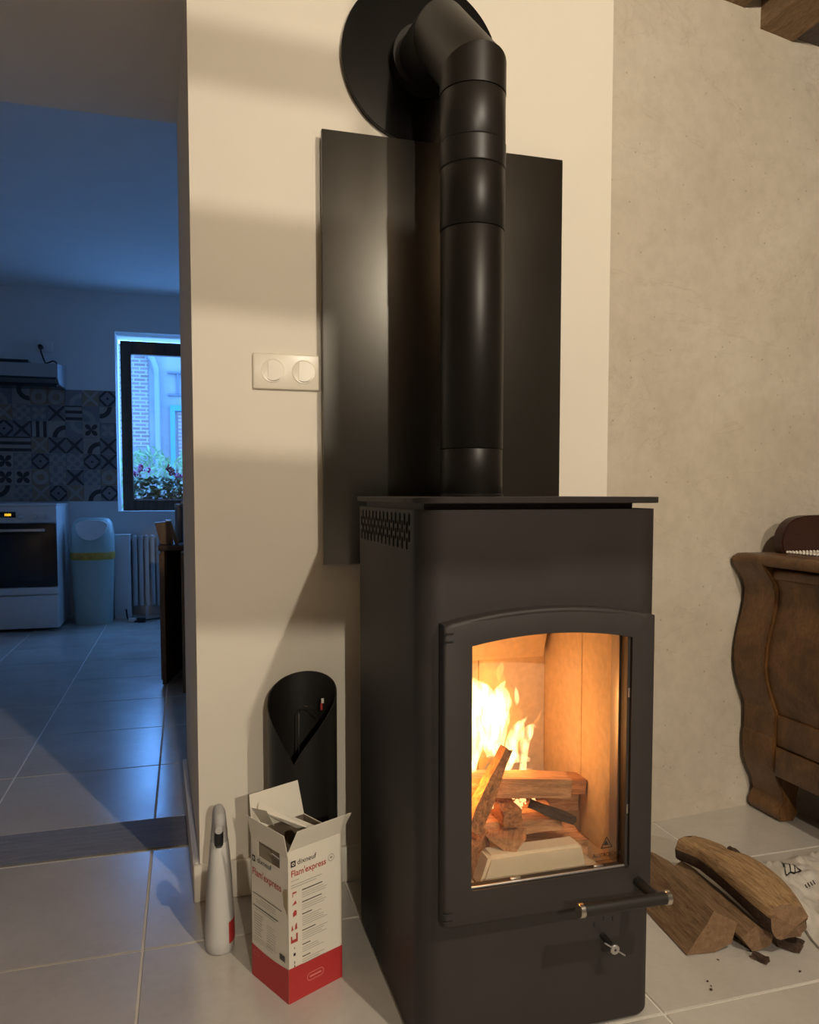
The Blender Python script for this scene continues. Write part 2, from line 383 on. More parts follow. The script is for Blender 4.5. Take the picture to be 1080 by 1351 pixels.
# window
win = bpy.data.objects.new('window_1', None); COL.objects.link(win); win.location = (.03, 6.45, .795)
tag(win, 'dark brown wooden kitchen window with one visible pane', 'window', kind='structure')
x0, x1, z0, z1, t = -.462, .525, .797, 2.106, .078
bbox('window_frame', M['winwood'], win, (x0, 6.43, z0), (x0 + t, 6.49, z1), .004)
bbox('window_frame', M['winwood'], win, (x1 - t, 6.43, z0), (x1, 6.49, z1), .004)
bbox('window_frame', M['winwood'], win, (x0 + t, 6.43, z0), (x1 - t, 6.49, z0 + .083), .004)
bbox('window_frame', M['winwood'], win, (x0 + t, 6.43, z1 - .10), (x1 - t, 6.49, z1), .004)
bbox('window_pane', M['winglass'], win, (x0 + t - .005, 6.458, z0 + .078), (x1 - t + .005, 6.464, z1 - .095))
part('window_catch', M['blackplastic'], win, lambda bm: box(bm, (-.432, 6.415, 1.13), (-.418, 6.43, 1.20), .003, 1))

# ------------------------------------------------------------------ patterned wall tiles (flat printed patterns)
def pattern(kind, cols):
    m, nt, p = new_mat('cement_tile_' + kind)
    tc = nt.nodes.new('ShaderNodeTexCoord'); sp = nt.nodes.new('ShaderNodeSeparateXYZ'); lin(nt, tc.outputs['Object'], sp.inputs[0])
    def mth(op, a, b=None, c=None):
        n = nt.nodes.new('ShaderNodeMath'); n.operation = op
        for i, v in enumerate((a, b, c)):
            if v is None: continue
            if isinstance(v, (int, float)): n.inputs[i].default_value = v
            else: lin(nt, v, n.inputs[i])
        return n.outputs[0]
    h = .058
    u = mth('DIVIDE', sp.outputs[0], h); v = mth('DIVIDE', sp.outputs[2], h)
    au, av = mth('ABSOLUTE', u), mth('ABSOLUTE', v)
    r = mth('SQRT', mth('ADD', mth('MULTIPLY', u, u), mth('MULTIPLY', v, v)))
    ang = mth('ARCTAN2', v, u)
    if kind == 'flower': f = mth('LESS_THAN', r, mth('MULTIPLY', .95, mth('POWER', mth('ABSOLUTE', mth('SINE', mth('MULTIPLY', ang, 2))), .8)))
    elif kind == 'stripe': f = mth('GREATER_THAN', mth('SINE', mth('MULTIPLY', v, 7.5)), .1)
    elif kind == 'arc':
        q = mth('SQRT', mth('ADD', mth('POWER', mth('ADD', u, 1), 2), mth('POWER', mth('ADD', v, 1), 2)))
        f = mth('LESS_THAN', mth('ABSOLUTE', mth('SUBTRACT', q, 1.25)), .28)
    elif kind == 'diamond': f = mth('LESS_THAN', mth('PINGPONG', mth('ADD', au, av), .55), .2)
    elif kind == 'cross': f = mth('LESS_THAN', mth('ABSOLUTE', mth('SUBTRACT', au, av)), mth('SUBTRACT', .3, mth('MULTIPLY', r, .12)))
    elif kind == 'ring': f = mth('GREATER_THAN', mth('SINE', mth('MULTIPLY', r, 7)), .2)
    else: f = mth('GREATER_THAN', mth('MULTIPLY', mth('SINE', mth('MULTIPLY', u, 5.5)), mth('SINE', mth('MULTIPLY', v, 5.5))), .12)
    n = noise_n(nt, tex_co(nt, rnd=True), 30)
    c = mixc(nt, f, cols[0], cols[1])
    c = mixc(nt, .35, c, ramp(nt, n, [(.3, (.7, .7, .7)), (.7, (1, 1, 1))]), 'MULTIPLY')
    lin(nt, c, p.inputs['Base Color']); p.inputs['Roughness'].default_value = .45; return m
PALE, DK, TN, GY = (.36, .33, .30), (.045, .04, .045), (.30, .22, .15), (.22, .22, .24)
kinds = [('flower', (PALE, DK)), ('stripe', (PALE, DK)), ('arc', (GY, PALE)), ('diamond', (GY, DK)), ('cross', (TN, PALE)), ('ring', (PALE, TN)), ('check', (PALE, GY)), ('flower', (GY, PALE)), ('arc', (PALE, DK)), ('cross', (GY, DK))]
ts = .118; tmes = []
for i, (k, c) in enumerate(kinds):
    bm = bmesh.new(); box(bm, (-ts / 2 + .001, -.008, -ts / 2 + .001), (ts / 2 - .001, 0, ts / 2 - .001), .0012, 1)
    me = bpy.data.meshes.new('wall_tile'); bm.to_mesh(me); bm.free(); me.materials.append(pattern(k, c)); tmes.append(me)
kl = bpy.data.objects['wall_kitchen_left']
rr = random.Random(3)
for i in range(10):
    for j in range(7):
        o = bpy.data.objects.new('wall_tile', rr.choice(tmes)); COL.objects.link(o); o.parent = kl
        o.location = (-.487 - ts / 2 - i * ts, KY, .872 + ts / 2 + j * ts); o.rotation_euler = (0, rr.choice((0, 1, 2, 3)) * math.pi / 2, 0)

# ------------------------------------------------------------------ STOVE
ST = thing('wood_stove', 'black steel wood stove with arched glass door and fire burning inside', 'stove', (.572, 1.38, 0))
SX0, SX1, SF, SB, RC = .353, .791, 1.162, 1.60, .045
def stove_body():
    bm = bmesh.new()
    def outline(off):
        pts = []
        r = RC - off
        cx0, cx1, cy = SX0 + RC, SX1 - RC, SF + RC
        pts.append((cx0 + .004, SF + off))
        for i in range(0, 13):
            a = R(270 - 90 * i / 12); pts.append((cx0 + r * math.cos(a), cy + r * math.sin(a)))
        pts += [(SX0 + off, SB - off), (SX1 - off, SB - off)]
        for i in range(0, 13):
            a = R(0 - 90 * i / 12); pts.append((cx1 + r * math.cos(a), cy + r * math.sin(a)))
        pts.append((cx1 - .004, SF + off)); return pts
    o, i_ = outline(0), outline(.004)
    prism(bm, o + i_[::-1], 2, .006, .900)
    return bm, (SX0 + RC + .004, SX1 - RC - .004)
bm, (fx0, fx1) = stove_body()
body = obj('body', bm, M['stove'], ST, 35)
# vent slots cut through the left side
cb = bmesh.new()
for row in range(4):
    zc = .8835 - row * .0135
    nslot = 13
    for k in range(nslot):
        y = 1.225 + (k + (.5 if row % 2 else 0)) * .0285
        if y > 1.59: continue
        pts = [(y + .0062 * math.cos(2 * math.pi * i / 10), zc + (.0105 if math.sin(2 * math.pi * i / 10) > 0 else -.0105) * .45 + .006 * math.sin(2 * math.pi * i / 10)) for i in range(10)]
        prism(cb, pts, 0, SX0 - .02, SX0 + .02)
cut = obj('cut', cb, M['stove'])
md = body.modifiers.new('b', 'BOOLEAN'); md.object = cut; md.solver = 'EXACT'
dg = bpy.context.evaluated_depsgraph_get(); dg.update()
nm = bpy.data.meshes.new_from_object(body.evaluated_get(dg)); body.modifiers.clear()
if len(nm.polygons) > 30:
    body.data = nm
bpy.data.objects.remove(cut, do_unlink=True)
for p in body.data.polygons: p.use_smooth = True
body.data.set_sharp_from_angle(angle=R(30))
bbox('front_panel', M['stove'], ST, (fx0, SF, .715), (fx1, SF + .004, .900))
bbox('front_panel', M['stove'], ST, (fx0, SF, .006), (fx1, SF + .004, .262))
bbox('plinth', M['cast'], ST, (SX0 + .03, SF + .04, 0), (SX1 - .03, SB - .01, .008))
def plate(bm):
    x0, x1, y0, y1, r = SX0 - .004, SX1 + .004, SF - .010, SB + .006, .048
    pts = [(x0, y1)]
    for i in range(11): a = R(180 + 90 * i / 10); pts.append((x0 + r + r * math.cos(a), y0 + r + r * math.sin(a)))
    for i in range(11): a = R(270 + 90 * i / 10); pts.append((x1 - r + r * math.cos(a), y0 + r + r * math.sin(a)))
    pts.append((x1, y1))
    prism(bm, pts, 2, .910, .9205)
    bmesh.ops.bevel(bm, geom=[e for e in bm.edges if abs(e.verts[0].co.z - e.verts[1].co.z) < 1e-5], offset=.0012, segments=1, affect='EDGES')
part('top_plate', M['stove'], ST, plate, 40)
bbox('top_spacer', M['cast'], ST, (SX0 + .012, SF + .02, .897), (SX1 - .05, SB - .012, .9105))
# door: arched frame
DX0, DX1, DZ0, DZ1 = .384, .761, .232, .721
WX0, WX1, WZ0, WZ1 = .4305, .7165, .290, .686
def arch(x0, x1, z0, z1, rise, rc, n=24):
    """outline from bottom-left, counter-clockwise, arched top"""
    pts = []
    for cx, cz, a0 in ((x0 + rc, z0 + rc, 180), (x1 - rc, z0 + rc, 270)):
        for i in range(5): a = R(a0 + 90 * i / 4); pts.append((cx + rc * math.cos(a), cz + rc * math.sin(a)))
    for i in range(n + 1):
        s = i / n; x = x1 + (x0 - x1) * s; pts.append((x, z1 + rise * (1 - (2 * s - 1) ** 2)))
    return pts
door = bpy.data.objects.new('door', None)
def door_fn(bm):
    o = arch(DX0, DX1, DZ0, DZ1, .021, .008); i_ = arch(WX0, WX1, WZ0, WZ1, .014, .004)
    n = len(o); y0, y1, b = 1.135, 1.161, .006
    cx, cz = (DX0 + DX1) / 2, (DZ0 + DZ1) / 2
    def inset(p, d): return (p[0] + (d if p[0] < cx else -d) * min(1, abs(p[0] - cx) / .17), p[1] + (d if p[1] < cz else -d))
    loops = []
    for pts, y in ((o, y1), (o, y0 + b), ([inset(p, b * .3) for p in o], y0 + b * .3), ([inset(p, b) for p in o], y0), (i_, y0), (i_, y1)):
        loops.append([bm.verts.new((p[0], y, p[1])) for p in pts])
    loops.append(loops[0])
    for a, c in zip(loops, loops[1:]):
        for k in range(n): bm.faces.new((a[k], a[(k + 1) % n], c[(k + 1) % n], c[k]))
    bmesh.ops.recalc_face_normals(bm, faces=bm.faces[:])
door = part('door', M['stove'], ST, door_fn, 50)
def gl(bm):
    prism(bm, arch(WX0 - .006, WX1 + .006, WZ0 - .006, WZ1 + .004, .014, .004), 1, 1.150, 1.154)
part('door_glass', M['glass'], door, gl)
# rounded trim roll along the arch, hinge slots, glass clips
def roll(bm):
    o = arch(DX0, DX1, DZ0, DZ1, .021, .008)[10:]
    tube(bm, [(x, 1.1400, z - .0055) for x, z in o[1:-1]], [.0058 * min(1, .55 + .12 * min(k, len(o) - 3 - k)) for k in range(len(o) - 2)], 10)
part('arch_moulding', M['stove'], door, roll, 60)
for z in (.7075, .695, .2585, .246):
    bbox('hinge_slot', M['blackplastic'], door, (.3835, 1.1335, z - .0012), (.3985, 1.1365, z + .0012))
bbox('glass_seal', M['greysteel'], door, (WX0, 1.140, WZ0 + .0005), (WX1, 1.144, WZ0 + .004), .001)
bbox('glass_seal', M['cast'], door, (WX1 - .006, 1.140, WZ0), (WX1 - .001, 1.149, WZ1))
for x in (.503, .655): bbox('glass_clip', M['chrome'], door, (x, 1.144, WZ0 + .003), (x + .018, 1.148, WZ0 + .007), .001)
for z in (.583, .383): bbox('glass_clip', M['chrome'], door, (WX1 - .004, 1.1385, z), (WX1 - .001, 1.1425, z + .016), .0008)
# handle
hd = part('door_handle', M['steel_black'], door, lambda bm: cyl(bm, (.597, 1.075, .2655), (.747, 1.075, .2635), .0100, 28, None, .001), 40)
part('handle_post', M['steel_black'], door, lambda bm: cyl(bm, (.733, 1.136, .2640), (.733, 1.078, .2640), .0085, 24), 40)
part('handle_cap', M['chrome'], door, lambda bm: cyl(bm, (.589, 1.075, .2656), (.598, 1.075, .2655), .0113, 28, None, .001), 40, 'bright steel end ring of the handle')
part('handle_cap', M['chrome'], door, lambda bm: cyl(bm, (.746, 1.075, .2636), (.755, 1.075, .2635), .0113, 28, None, .001), 40, 'bright steel end ring of the handle')
# air lever
av = part('air_lever', M['greysteel'], ST, lambda bm: cyl(bm, (.683, 1.1235, .160), (.683, 1.119, .160), .0083, 28, None, .0008), 40, 'small steel air control knob with a thin rod')
part('lever_rod', M['greysteel'], av, lambda bm: cyl(bm, (.6645, 1.1225, .1735), (.7035, 1.1225, .1455), .0014, 10), 40)
part('lever_stem', M['cast'], av, lambda bm: cyl(bm, (.683, 1.1630, .162), (.683, 1.1232, .160), .0055, 20), 40)
part('lever_screw', M['cast'], av, lambda bm: cyl(bm, (.683, 1.1195, .160), (.683, 1.1184, .160), .0022, 12), 40)
for dx, dz in ((-.006, .030), (.012, .027), (-.024, .022)):
    bbox('scale_mark', M['blackplastic'], ST, (.690 + dx, 1.1612, .158 + dz), (.692 + dx, 1.1625, .165 + dz))
# firebox lining
FZ, FB = .262, 1.502
bbox('firebox_floor', M['vermi'], ST, (.405, 1.172, FZ - .02), (.745, FB, FZ))
bbox('back_panel', M['vermi'], ST, (.405, FB, FZ), (.5830, FB + .025, .72), .001)
bbox('back_panel', M['vermi'], ST, (.5850, FB, FZ), (.7350, FB + .025, .72), .001)
bbox('side_panel', M['vermi'], ST, (.7355, 1.232, FZ), (.760, 1.3405, .72), .001)
bbox('side_panel', M['vermi'], ST, (.7355, 1.3425, FZ), (.760, FB + .02, .72), .001)
bbox('side_panel', M['vermi'], ST, (.385, 1.232, FZ), (.409, 1.3405, .72), .001)
bbox('side_panel', M['vermi'], ST, (.385, 1.3425, FZ), (.409, FB + .02, .72), .001)
bbox('firebox_pillar', M['cast'], ST, (.7375, 1.1665, FZ), (.760, 1.2315, .72), .002)
bbox('firebox_pillar', M['greysteel'], ST, (.7335, 1.204, FZ), (.7375, 1.2315, .72), .001)
bbox('firebox_pillar', M['cast'], ST, (.385, 1.1665, FZ), (.408, 1.2315, .72), .002)
bbox('firebox_sill', M['cast'], ST, (.405, 1.1665, FZ - .02), (.745, 1.178, FZ + .012), .002)
bbox('firebox_roof', M['cast'], ST, (.385, 1.1665, .722), (.760, FB + .025, .732))
part('baffle', M['vermi'], ST, lambda bm: prism(bm, [(1.476, .585), (1.496, .590), (1.450, .722), (1.428, .722)], 0, .41, .7180))
def block(bm):
    a = [(.464, .262), (.668, .262), (.655, .316), (.483, .316)]
    prism(bm, a, 1, 1.186, 1.226); bmesh.ops.bevel(bm, geom=bm.edges[:], offset=.005, segments=3, affect='EDGES')
part('log_guard', M['ceramic'], ST, block, 40, 'cream fireclay block in front of the logs')
# maker's mark on the glass
def text_mesh(body, size, align='CENTER', sx=1.0, bold=0):
    c = bpy.data.curves.new('t', 'FONT'); c.body = body; c.size = size; c.align_x = align; c.offset = bold
    o = bpy.data.objects.new('t', c); me = bpy.data.meshes.new_from_object(o)
    bpy.data.objects.remove(o); bpy.data.curves.remove(c)
    for v in me.vertices: v.co.x *= sx
    return me
def place_text(name, body, size, mat, parent, origin, xdir, up=(0, 0, 1), align='CENTER', sx=1.0, bold=0):
    me = text_mesh(body, size, align, sx, bold); x, u = Vector(xdir).normalized(), Vector(up).normalized()
    for v in me.vertices: v.co = Vector(origin) + x * v.co.x + u * v.co.y
    me.materials.append(mat); o = bpy.data.objects.new(name, me); COL.objects.link(o); o.parent = parent
    o.matrix_parent_inverse = Matrix.Translation(-Vector(parent.location)) if not parent.parent else Matrix.Identity(4)
    return o
lg = place_text('glass_lettering', 'AUSTROFLAMM', .0096, M['blacktext'], door, (.684, 1.1490, .3085), (1, 0, 0), sx=.86)
def tri(bm):
    def bar(p, q, w=.0009):
        p, q = Vector((p[0], 0, p[1])), Vector((q[0], 0, q[1])); d = (q - p).normalized(); n = Vector((-d.z, 0, d.x)) * w
        bm.faces.new([bm.verts.new((v.x, 1.1490, v.z)) for v in (p - n, q - n, q + n, p + n)])
    cx, z = .681, .3235
    bar((cx - .0105, z), (cx, z + .0185)); bar((cx + .0105, z), (cx, z + .0185)); bar((cx - .0105, z), (cx + .0105, z))
    bm.faces.new([bm.verts.new(p) for p in ((cx - .0065, 1.1489, z + .0045), (cx + .004, 1.1489, z + .0045), (cx - .0005, 1.1489, z + .013))])
    bar((cx - .020, z - .0215), (cx + .024, z - .0215), .0004)
part('glass_logo', M['blacktext'], door, tri)['kind'] = 'stuff'

# ------------------------------------------------------------------ burning logs, embers and flames
def log_mesh(pa, pb, prof, mats, name, label, cat, group, jit=.003, segs=8, up=(0, 0, 1), taper=1.0, seed=1, bulge=None, parent=None):
    pa, pb = Vector(pa), Vector(pb); d = (pb - pa).normalized(); s = d.cross(Vector(up)).normalized(); u = s.cross(d).normalized()
    n = []
    for i, p in enumerate(prof):       # subdivide profile edges once
        q = prof[(i + 1) % len(prof)]
        for k in range(3): n.append((p[0] + (q[0] - p[0]) * k / 3, p[1] + (q[1] - p[1]) * k / 3))
    bm = bmesh.new(); rows = []
    for k in range(segs + 1):
        t_ = k / segs; c = pa.lerp(pb, t_); sc_ = 1 + (taper - 1) * t_
        off = bulge(t_) if bulge else (0, 0)
        row = []
        for i, p in enumerate(n):
            j = mnoise.noise_vector(Vector((i * .9 + seed * 5.3, t_ * 3.0, seed))) * jit
            row.append(bm.verts.new(c + s * (p[0] * sc_ + off[0] + j.x) + u * (p[1] * sc_ + off[1] + j.y) + d * (mnoise.noise(Vector((i * .7, seed * 2.0, k))) * jit * .8 if k in (0, segs) else 0)))
        rows.append(row)
    m = len(n); fs = []
    for a, b in zip(rows, rows[1:]):
        for i in range(m): fs.append(bm.faces.new((a[i], a[(i + 1) % m], b[(i + 1) % m], b[i])))
    e0 = bm.faces.new(rows[0][::-1]); e1 = bm.faces.new(rows[-1]); e0.material_index = 1; e1.material_index = 1
    bmesh.ops.recalc_face_normals(bm, faces=bm.faces[:])
    o = obj(name, bm, mats, parent, 45)
    # keep the mesh's own axis for the grain: move origin to the start of the log
    q = Matrix((s, d, u)).transposed().to_4x4(); mat_ = Matrix.Translation(pa) @ q
    o.data.transform(mat_.inverted()); o.matrix_world = mat_
    if label: tag(o, label, cat, group)
    return o
FG = 'split logs burning in the stove'
def flog(pa, pb, prof, label, mats=None, **k):
    return log_mesh(pa, pb, prof, mats or [M['firelog'], M['firelog']], 'fire_log', label, 'log', FG, **k)
SQ = lambda w, h: [(-w / 2, -h / 2), (w / 2, -h / 2), (w / 2, h / 2), (-w / 2, h / 2)]
flog((.470, 1.285, .409), (.660, 1.250, .398), SQ(.045, .034), 'squared log lying across the top of the burning pile', seed=2, jit=.0025)
flog((.600, 1.345, .378), (.7335, 1.335, .362), SQ(.045, .026), 'short log end sticking out behind the top log', seed=3)
flog((.520, 1.385, .330), (.7345, 1.370, .322), SQ(.055, .032), 'log lying low at the rear of the burning pile', seed=4)
flog((.470, 1.300, .335), (.648, 1.285, .330), [(-.050, -.010), (.050, -.010), (.045, .010), (-.045, .012)], 'broad flat slab in the middle of the burning pile', seed=5, jit=.004)
flog((.545, 1.318, .362), (.543, 1.228, .358), SQ(.034, .030), 'short glowing chunk pointing out of the burning pile', [M['charlog'], M['charlog']], seed=6, jit=.004)
flog((.460, 1.222, .352), (.530, 1.230, .484), SQ(.031, .029), 'charred log leaning up into the flames', [M['charlog'], M['charlog']], seed=7, jit=.006, taper=.62)
flog((.517, 1.200, .327), (.548, 1.262, .320), [(-.034, .012), (.034, .010), (.010, -.020)], 'triangular wedge of wood resting on the pale block', seed=8)
flog((.560, 1.300, .287), (.6980, 1.285, .285), [(-.062, -.012), (.055, -.012), (.05, .012), (-.055, .013)], 'flat slab at the bottom right of the burning pile', seed=9, jit=.004)
flog((.440, 1.215, .300), (.486, 1.255, .322), [(-.02, -.024), (.02, -.024), (.024, .02), (-.01, .026)], 'rough lump at the lower left of the burning pile', [M['charlog'], M['charlog']], seed=10, jit=.006)
flog((.590, 1.265, .366), (.664, 1.228, .340), SQ(.016, .014), 'thin charred stick slanting out of the burning pile', [M['bark'], M['charlog']], seed=11, jit=.004)
flog((.420, 1.40, .30), (.60, 1.43, .30), SQ(.06, .05), 'thick log at the back left under the flames', [M['charlog'], M['charlog']], seed=12)
rr = random.Random(5)
bm = bmesh.new()
for k in range(46):
    x = rr.uniform(.475, .61); y = rr.uniform(1.262, 1.285); z = .362 + rr.uniform(-.005, .010); s = rr.uniform(.002, .0048)
    r_ = bmesh.ops.create_icosphere(bm, subdivisions=1, radius=s, matrix=Matrix.Translation((x, y, z)) @ Matrix.Rotation(rr.random() * 6, 4, 'X'))
    for v in r_['verts']: v.co += mnoise.noise_vector(v.co * 300) * s * .6
tag(obj('embers', bm, M['ember']), 'glowing embers between the burning logs', 'embers', kind='stuff')
FL = thing('fire', 'bright white and yellow flames rising from the logs', 'fire', (.555, 1.315, .415))
def tongue(name, pts, mat, n=14, flat=.62):
    """pts: (x, z, half width, y)"""
    bm = bmesh.new(); P = []
    for i in range(len(pts) - 1):
        p0 = pts[max(i - 1, 0)]; p1 = pts[i]; p2 = pts[i + 1]; p3 = pts[min(i + 2, len(pts) - 1)]
        for k in range(5):
            t_ = k / 5
            P.append(tuple(.5 * ((2 * b) + (-a + c) * t_ + (2 * a - 5 * b + 4 * c - d) * t_ ** 2 + (-a + 3 * b - 3 * c + d) * t_ ** 3) for a, b, c, d in zip(p0, p1, p2, p3)))
    P.append(pts[-1]); rings = []
    for i, p in enumerate(P):
        q0, q1 = P[max(i - 1, 0)], P[min(i + 1, len(P) - 1)]
        d = Vector((q1[0] - q0[0], 0, q1[1] - q0[1])).normalized(); s = Vector((d.z, 0, -d.x))
        w = max(p[2], .0006)
        rg = []
        for k in range(n):
            a = 2 * math.pi * k / n; wob = 1 + .22 * mnoise.noise(Vector((p[0] * 60, p[1] * 45, a)))
            rg.append(Vector((p[0], p[3], p[1])) + s * w * math.cos(a) * wob + Vector((0, 1, 0)) * w * flat * math.sin(a))
        rings.append(rg)
    loft(bm, rings); return obj(name, bm, mat, FL, 60)
Y0 = 1.318
tongue('flame', [(.495, .415, .012, Y0), (.500, .465, .022, Y0), (.500, .505, .030, Y0), (.515, .540, .034, Y0), (.505, .566, .026, Y0), (.498, .590, .004, Y0)], M['fire_hot'])
tongue('flame', [(.540, .440, .010, Y0), (.535, .480, .020, Y0), (.545, .515, .026, Y0), (.556, .548, .022, Y0), (.560, .568, .010, Y0), (.566, .580, .001, Y0)], M['fire_hot'])
tongue('flame', [(.560, .412, .010, Y0 - .01), (.572, .440, .013, Y0 - .01), (.576, .470, .014, Y0 - .01), (.590, .492, .013, Y0 - .01), (.603, .507, .004, Y0 - .01), (.606, .514, .0008, Y0 - .01)], M['fire_hot'])
tongue('flame', [(.602, .408, .007, Y0), (.604, .432, .0075, Y0), (.606, .460, .010, Y0), (.613, .480, .011, Y0), (.622, .490, .005, Y0), (.629, .486, .001, Y0)], M['fire_hot'])
tongue('flame', [(.548, .410, .010, Y0 - .02), (.570, .406, .012, Y0 - .02), (.590, .410, .008, Y0 - .02), (.612, .414, .003, Y0 - .02)], M['fire_hot'])
tongue('flame', [(.618, .492, .002, Y0), (.630, .500, .0035, Y0), (.638, .514, .0022, Y0), (.641, .523, .0004, Y0)], M['fire_mid'])
tongue('flame', [(.552, .580, .001, Y0), (.553, .590, .006, Y0), (.556, .604, .0075, Y0), (.559, .618, .001, Y0)], M['fire_mid'])
tongue('flame', [(.586, .530, .001, Y0), (.589, .540, .005, Y0), (.588, .555, .0045, Y0), (.585, .570, .0008, Y0)], M['fire_hot'])
tongue('flame', [(.586, .628, .001, Y0), (.588, .636, .007, Y0), (.586, .647, .006, Y0), (.581, .656, .001, Y0)], M['fire_low'])
tongue('flame', [(.500, .42, .03, Y0 + .01), (.520, .49, .055, Y0 + .01), (.530, .55, .055, Y0 + .01), (.535, .59, .035, Y0 + .01), (.54, .625, .004, Y0 + .01)], M['fire_low'])
tongue('flame', [(.565, .41, .02, Y0 + .01), (.575, .45, .028, Y0 + .01), (.583, .50, .026, Y0 + .01), (.586, .535, .012, Y0 + .01), (.587, .56, .002, Y0 + .01)], M['fire_low'])
tongue('flame', [(.476, .40, .012, Y0 - .02), (.482, .425, .018, Y0 - .02), (.480, .445, .010, Y0 - .02), (.478, .46, .002, Y0 - .02)], M['fire_hot'])
tongue('flame', [(.545, .432, .006, Y0 - .012), (.566, .437, .010, Y0 - .012), (.590, .436, .009, Y0 - .012), (.612, .430, .004, Y0 - .012)], M['fire_hot'])
tongue('flame', [(.553, .428, .008, Y0), (.552, .455, .011, Y0), (.556, .485, .013, Y0), (.566, .515, .010, Y0), (.572, .540, .001, Y0)], M['fire_hot'])
tongue('flame', [(.590, .430, .006, Y0 + .008), (.592, .455, .008, Y0 + .008), (.600, .480, .010, Y0 + .008), (.606, .498, .001, Y0 + .008)], M['fire_mid'])
point_light('fire_glow', (.523, 1.385, .520), .50, (1, .34, .055), .02)
tongue('flame', [(.440, .33, .006, 1.24), (.445, .40, .013, 1.24), (.444, .46, .016, 1.24), (.440, .52, .010, 1.24), (.436, .56, .001, 1.24)], M['fire_hot'])
point_light('fire_glow', (.446, 1.226, .440), .85, (1, .34, .055), .012)
point_light('fire_glow', (.577, 1.300, .450), .28, (1, .34, .055), .008)

# ------------------------------------------------------------------ STOVE PIPE
PC = Vector((.572, 1.52, 0)); PR = .0660
PP = thing('stove_pipe', 'black stove pipe rising from the stove and bending into the wall', 'stove pipe', (.572, 1.52, .9205))
hd_ = Vector((-.109, .994, 0)).normalized()
def vsec(z0, z1, r, lip=0.0012):
    return part('pipe_section', M['pipe'], PP, lambda bm: loft(bm, [ring((PC.x, PC.y, z), (1, 0, 0), (0, 1, 0), q, q, 64) for z, q in ((z0, r - lip), (z0 + .002, r), (z1 - .002, r), (z1, r - lip))]), 40)
vsec(.9205, 1.0165, .0645); vsec(1.0175, 1.457, .0652); vsec(1.458, 1.578, .0664); vsec(1.5785, 1.6295, .0676, .002); vsec(1.630, 1.726, .0664)
part('pipe_ring', M['pipe'], PP, lambda bm: loft(bm, [ring((PC.x, PC.y, z), (1, 0, 0), (0, 1, 0), q, q, 64) for z, q in ((.9205, .0665), (.925, .0665), (.9265, .0645))]), 40)
z1, L = 1.775, .205
p1 = Vector((PC.x, PC.y, z1)); d1 = Vector((0, 0, 1)); d2 = (hd_ + Vector((0, 0, 1))).normalized(); p2 = p1 + d2 * L; d3 = hd_
p3 = p2 + d3 * ((1.775 - p2.y) / d3.y)
side = d1.cross(hd_).normalized()
def mitre_ring(c, d, nrm, r, n=64):
    u, v = side, d.cross(side).normalized()
    out = []
    for i in range(n):
        a = 2 * math.pi * i / n; o = u * r * math.cos(a) + v * r * math.sin(a)
        out.append(c + o - d * (o.dot(nrm) / d.dot(nrm)))
    return out
n12 = (d1 + d2).normalized(); n23 = (d2 + d3).normalized(); er = .0672
part('elbow_segment', M['pipe'], PP, lambda bm: loft(bm, [mitre_ring(Vector((PC.x, PC.y, 1.727)), d1, d1, er), mitre_ring(p1, d1, n12, er)]), 40)
part('elbow_segment', M['pipe'], PP, lambda bm: loft(bm, [mitre_ring(p1, d2, n12, er - .0008), mitre_ring(p2, d2, n23, er - .0008)]), 40)
part('elbow_segment', M['pipe'], PP, lambda bm: loft(bm, [mitre_ring(p2, d3, n23, er), mitre_ring(p2 + d3 * .055, d3, d3, er)]), 40)
part('pipe_section', M['pipe'], PP, lambda bm: loft(bm, [mitre_ring(p2 + d3 * .055, d3, d3, er - .0015), mitre_ring(p3, d3, d3, er - .0015)]), 40)
dc = Vector((.544, 1.780, 1.924))
part('wall_collar', M['pipe'], PP, lambda bm: loft(bm, [ring((p3.x, 1.776, p3.z), (1, 0, 0), (0, 0, 1), .077, .077, 64), ring((p3.x, 1.748, p3.z), (1, 0, 0), (0, 0, 1), .077, .077, 64), ring((p3.x, 1.748, p3.z), (1, 0, 0), (0, 0, 1), .066, .066, 64)]), 40)
part('wall_rosette', M['rosette'], PP, lambda bm: loft(bm, [ring((dc.x, WY - .0005, dc.z), (1, 0, 0), (0, 0, 1), .190, .190, 96), ring((dc.x, 1.776, dc.z), (1, 0, 0), (0, 0, 1), .190, .190, 96), ring((dc.x, 1.775, dc.z), (1, 0, 0), (0, 0, 1), .189, .189, 96)]), 40)

# heat shield behind the pipe
HS = thing('heat_shield', 'tall flat black metal heat shield on the wall behind the pipe', 'heat shield', (.6, 1.76, .764))
bbox('shield_plate', M['panel'], HS, (.3045, 1.757, .764), (.8945, 1.761, 1.7355), .0006)
bbox('shield_edge', M['panel'], HS, (.3045, 1.761, .764), (.3065, 1.772, 1.7355))
bbox('shield_edge', M['panel'], HS, (.8925, 1.761, .764), (.8945, 1.772, 1.7355))
for x in (.36, .84):
    for z in (.83, 1.67): part('spacer', M['cast'], HS, lambda bm: cyl(bm, (x, 1.761, z), (x, 1.7898, z), .008, 16))

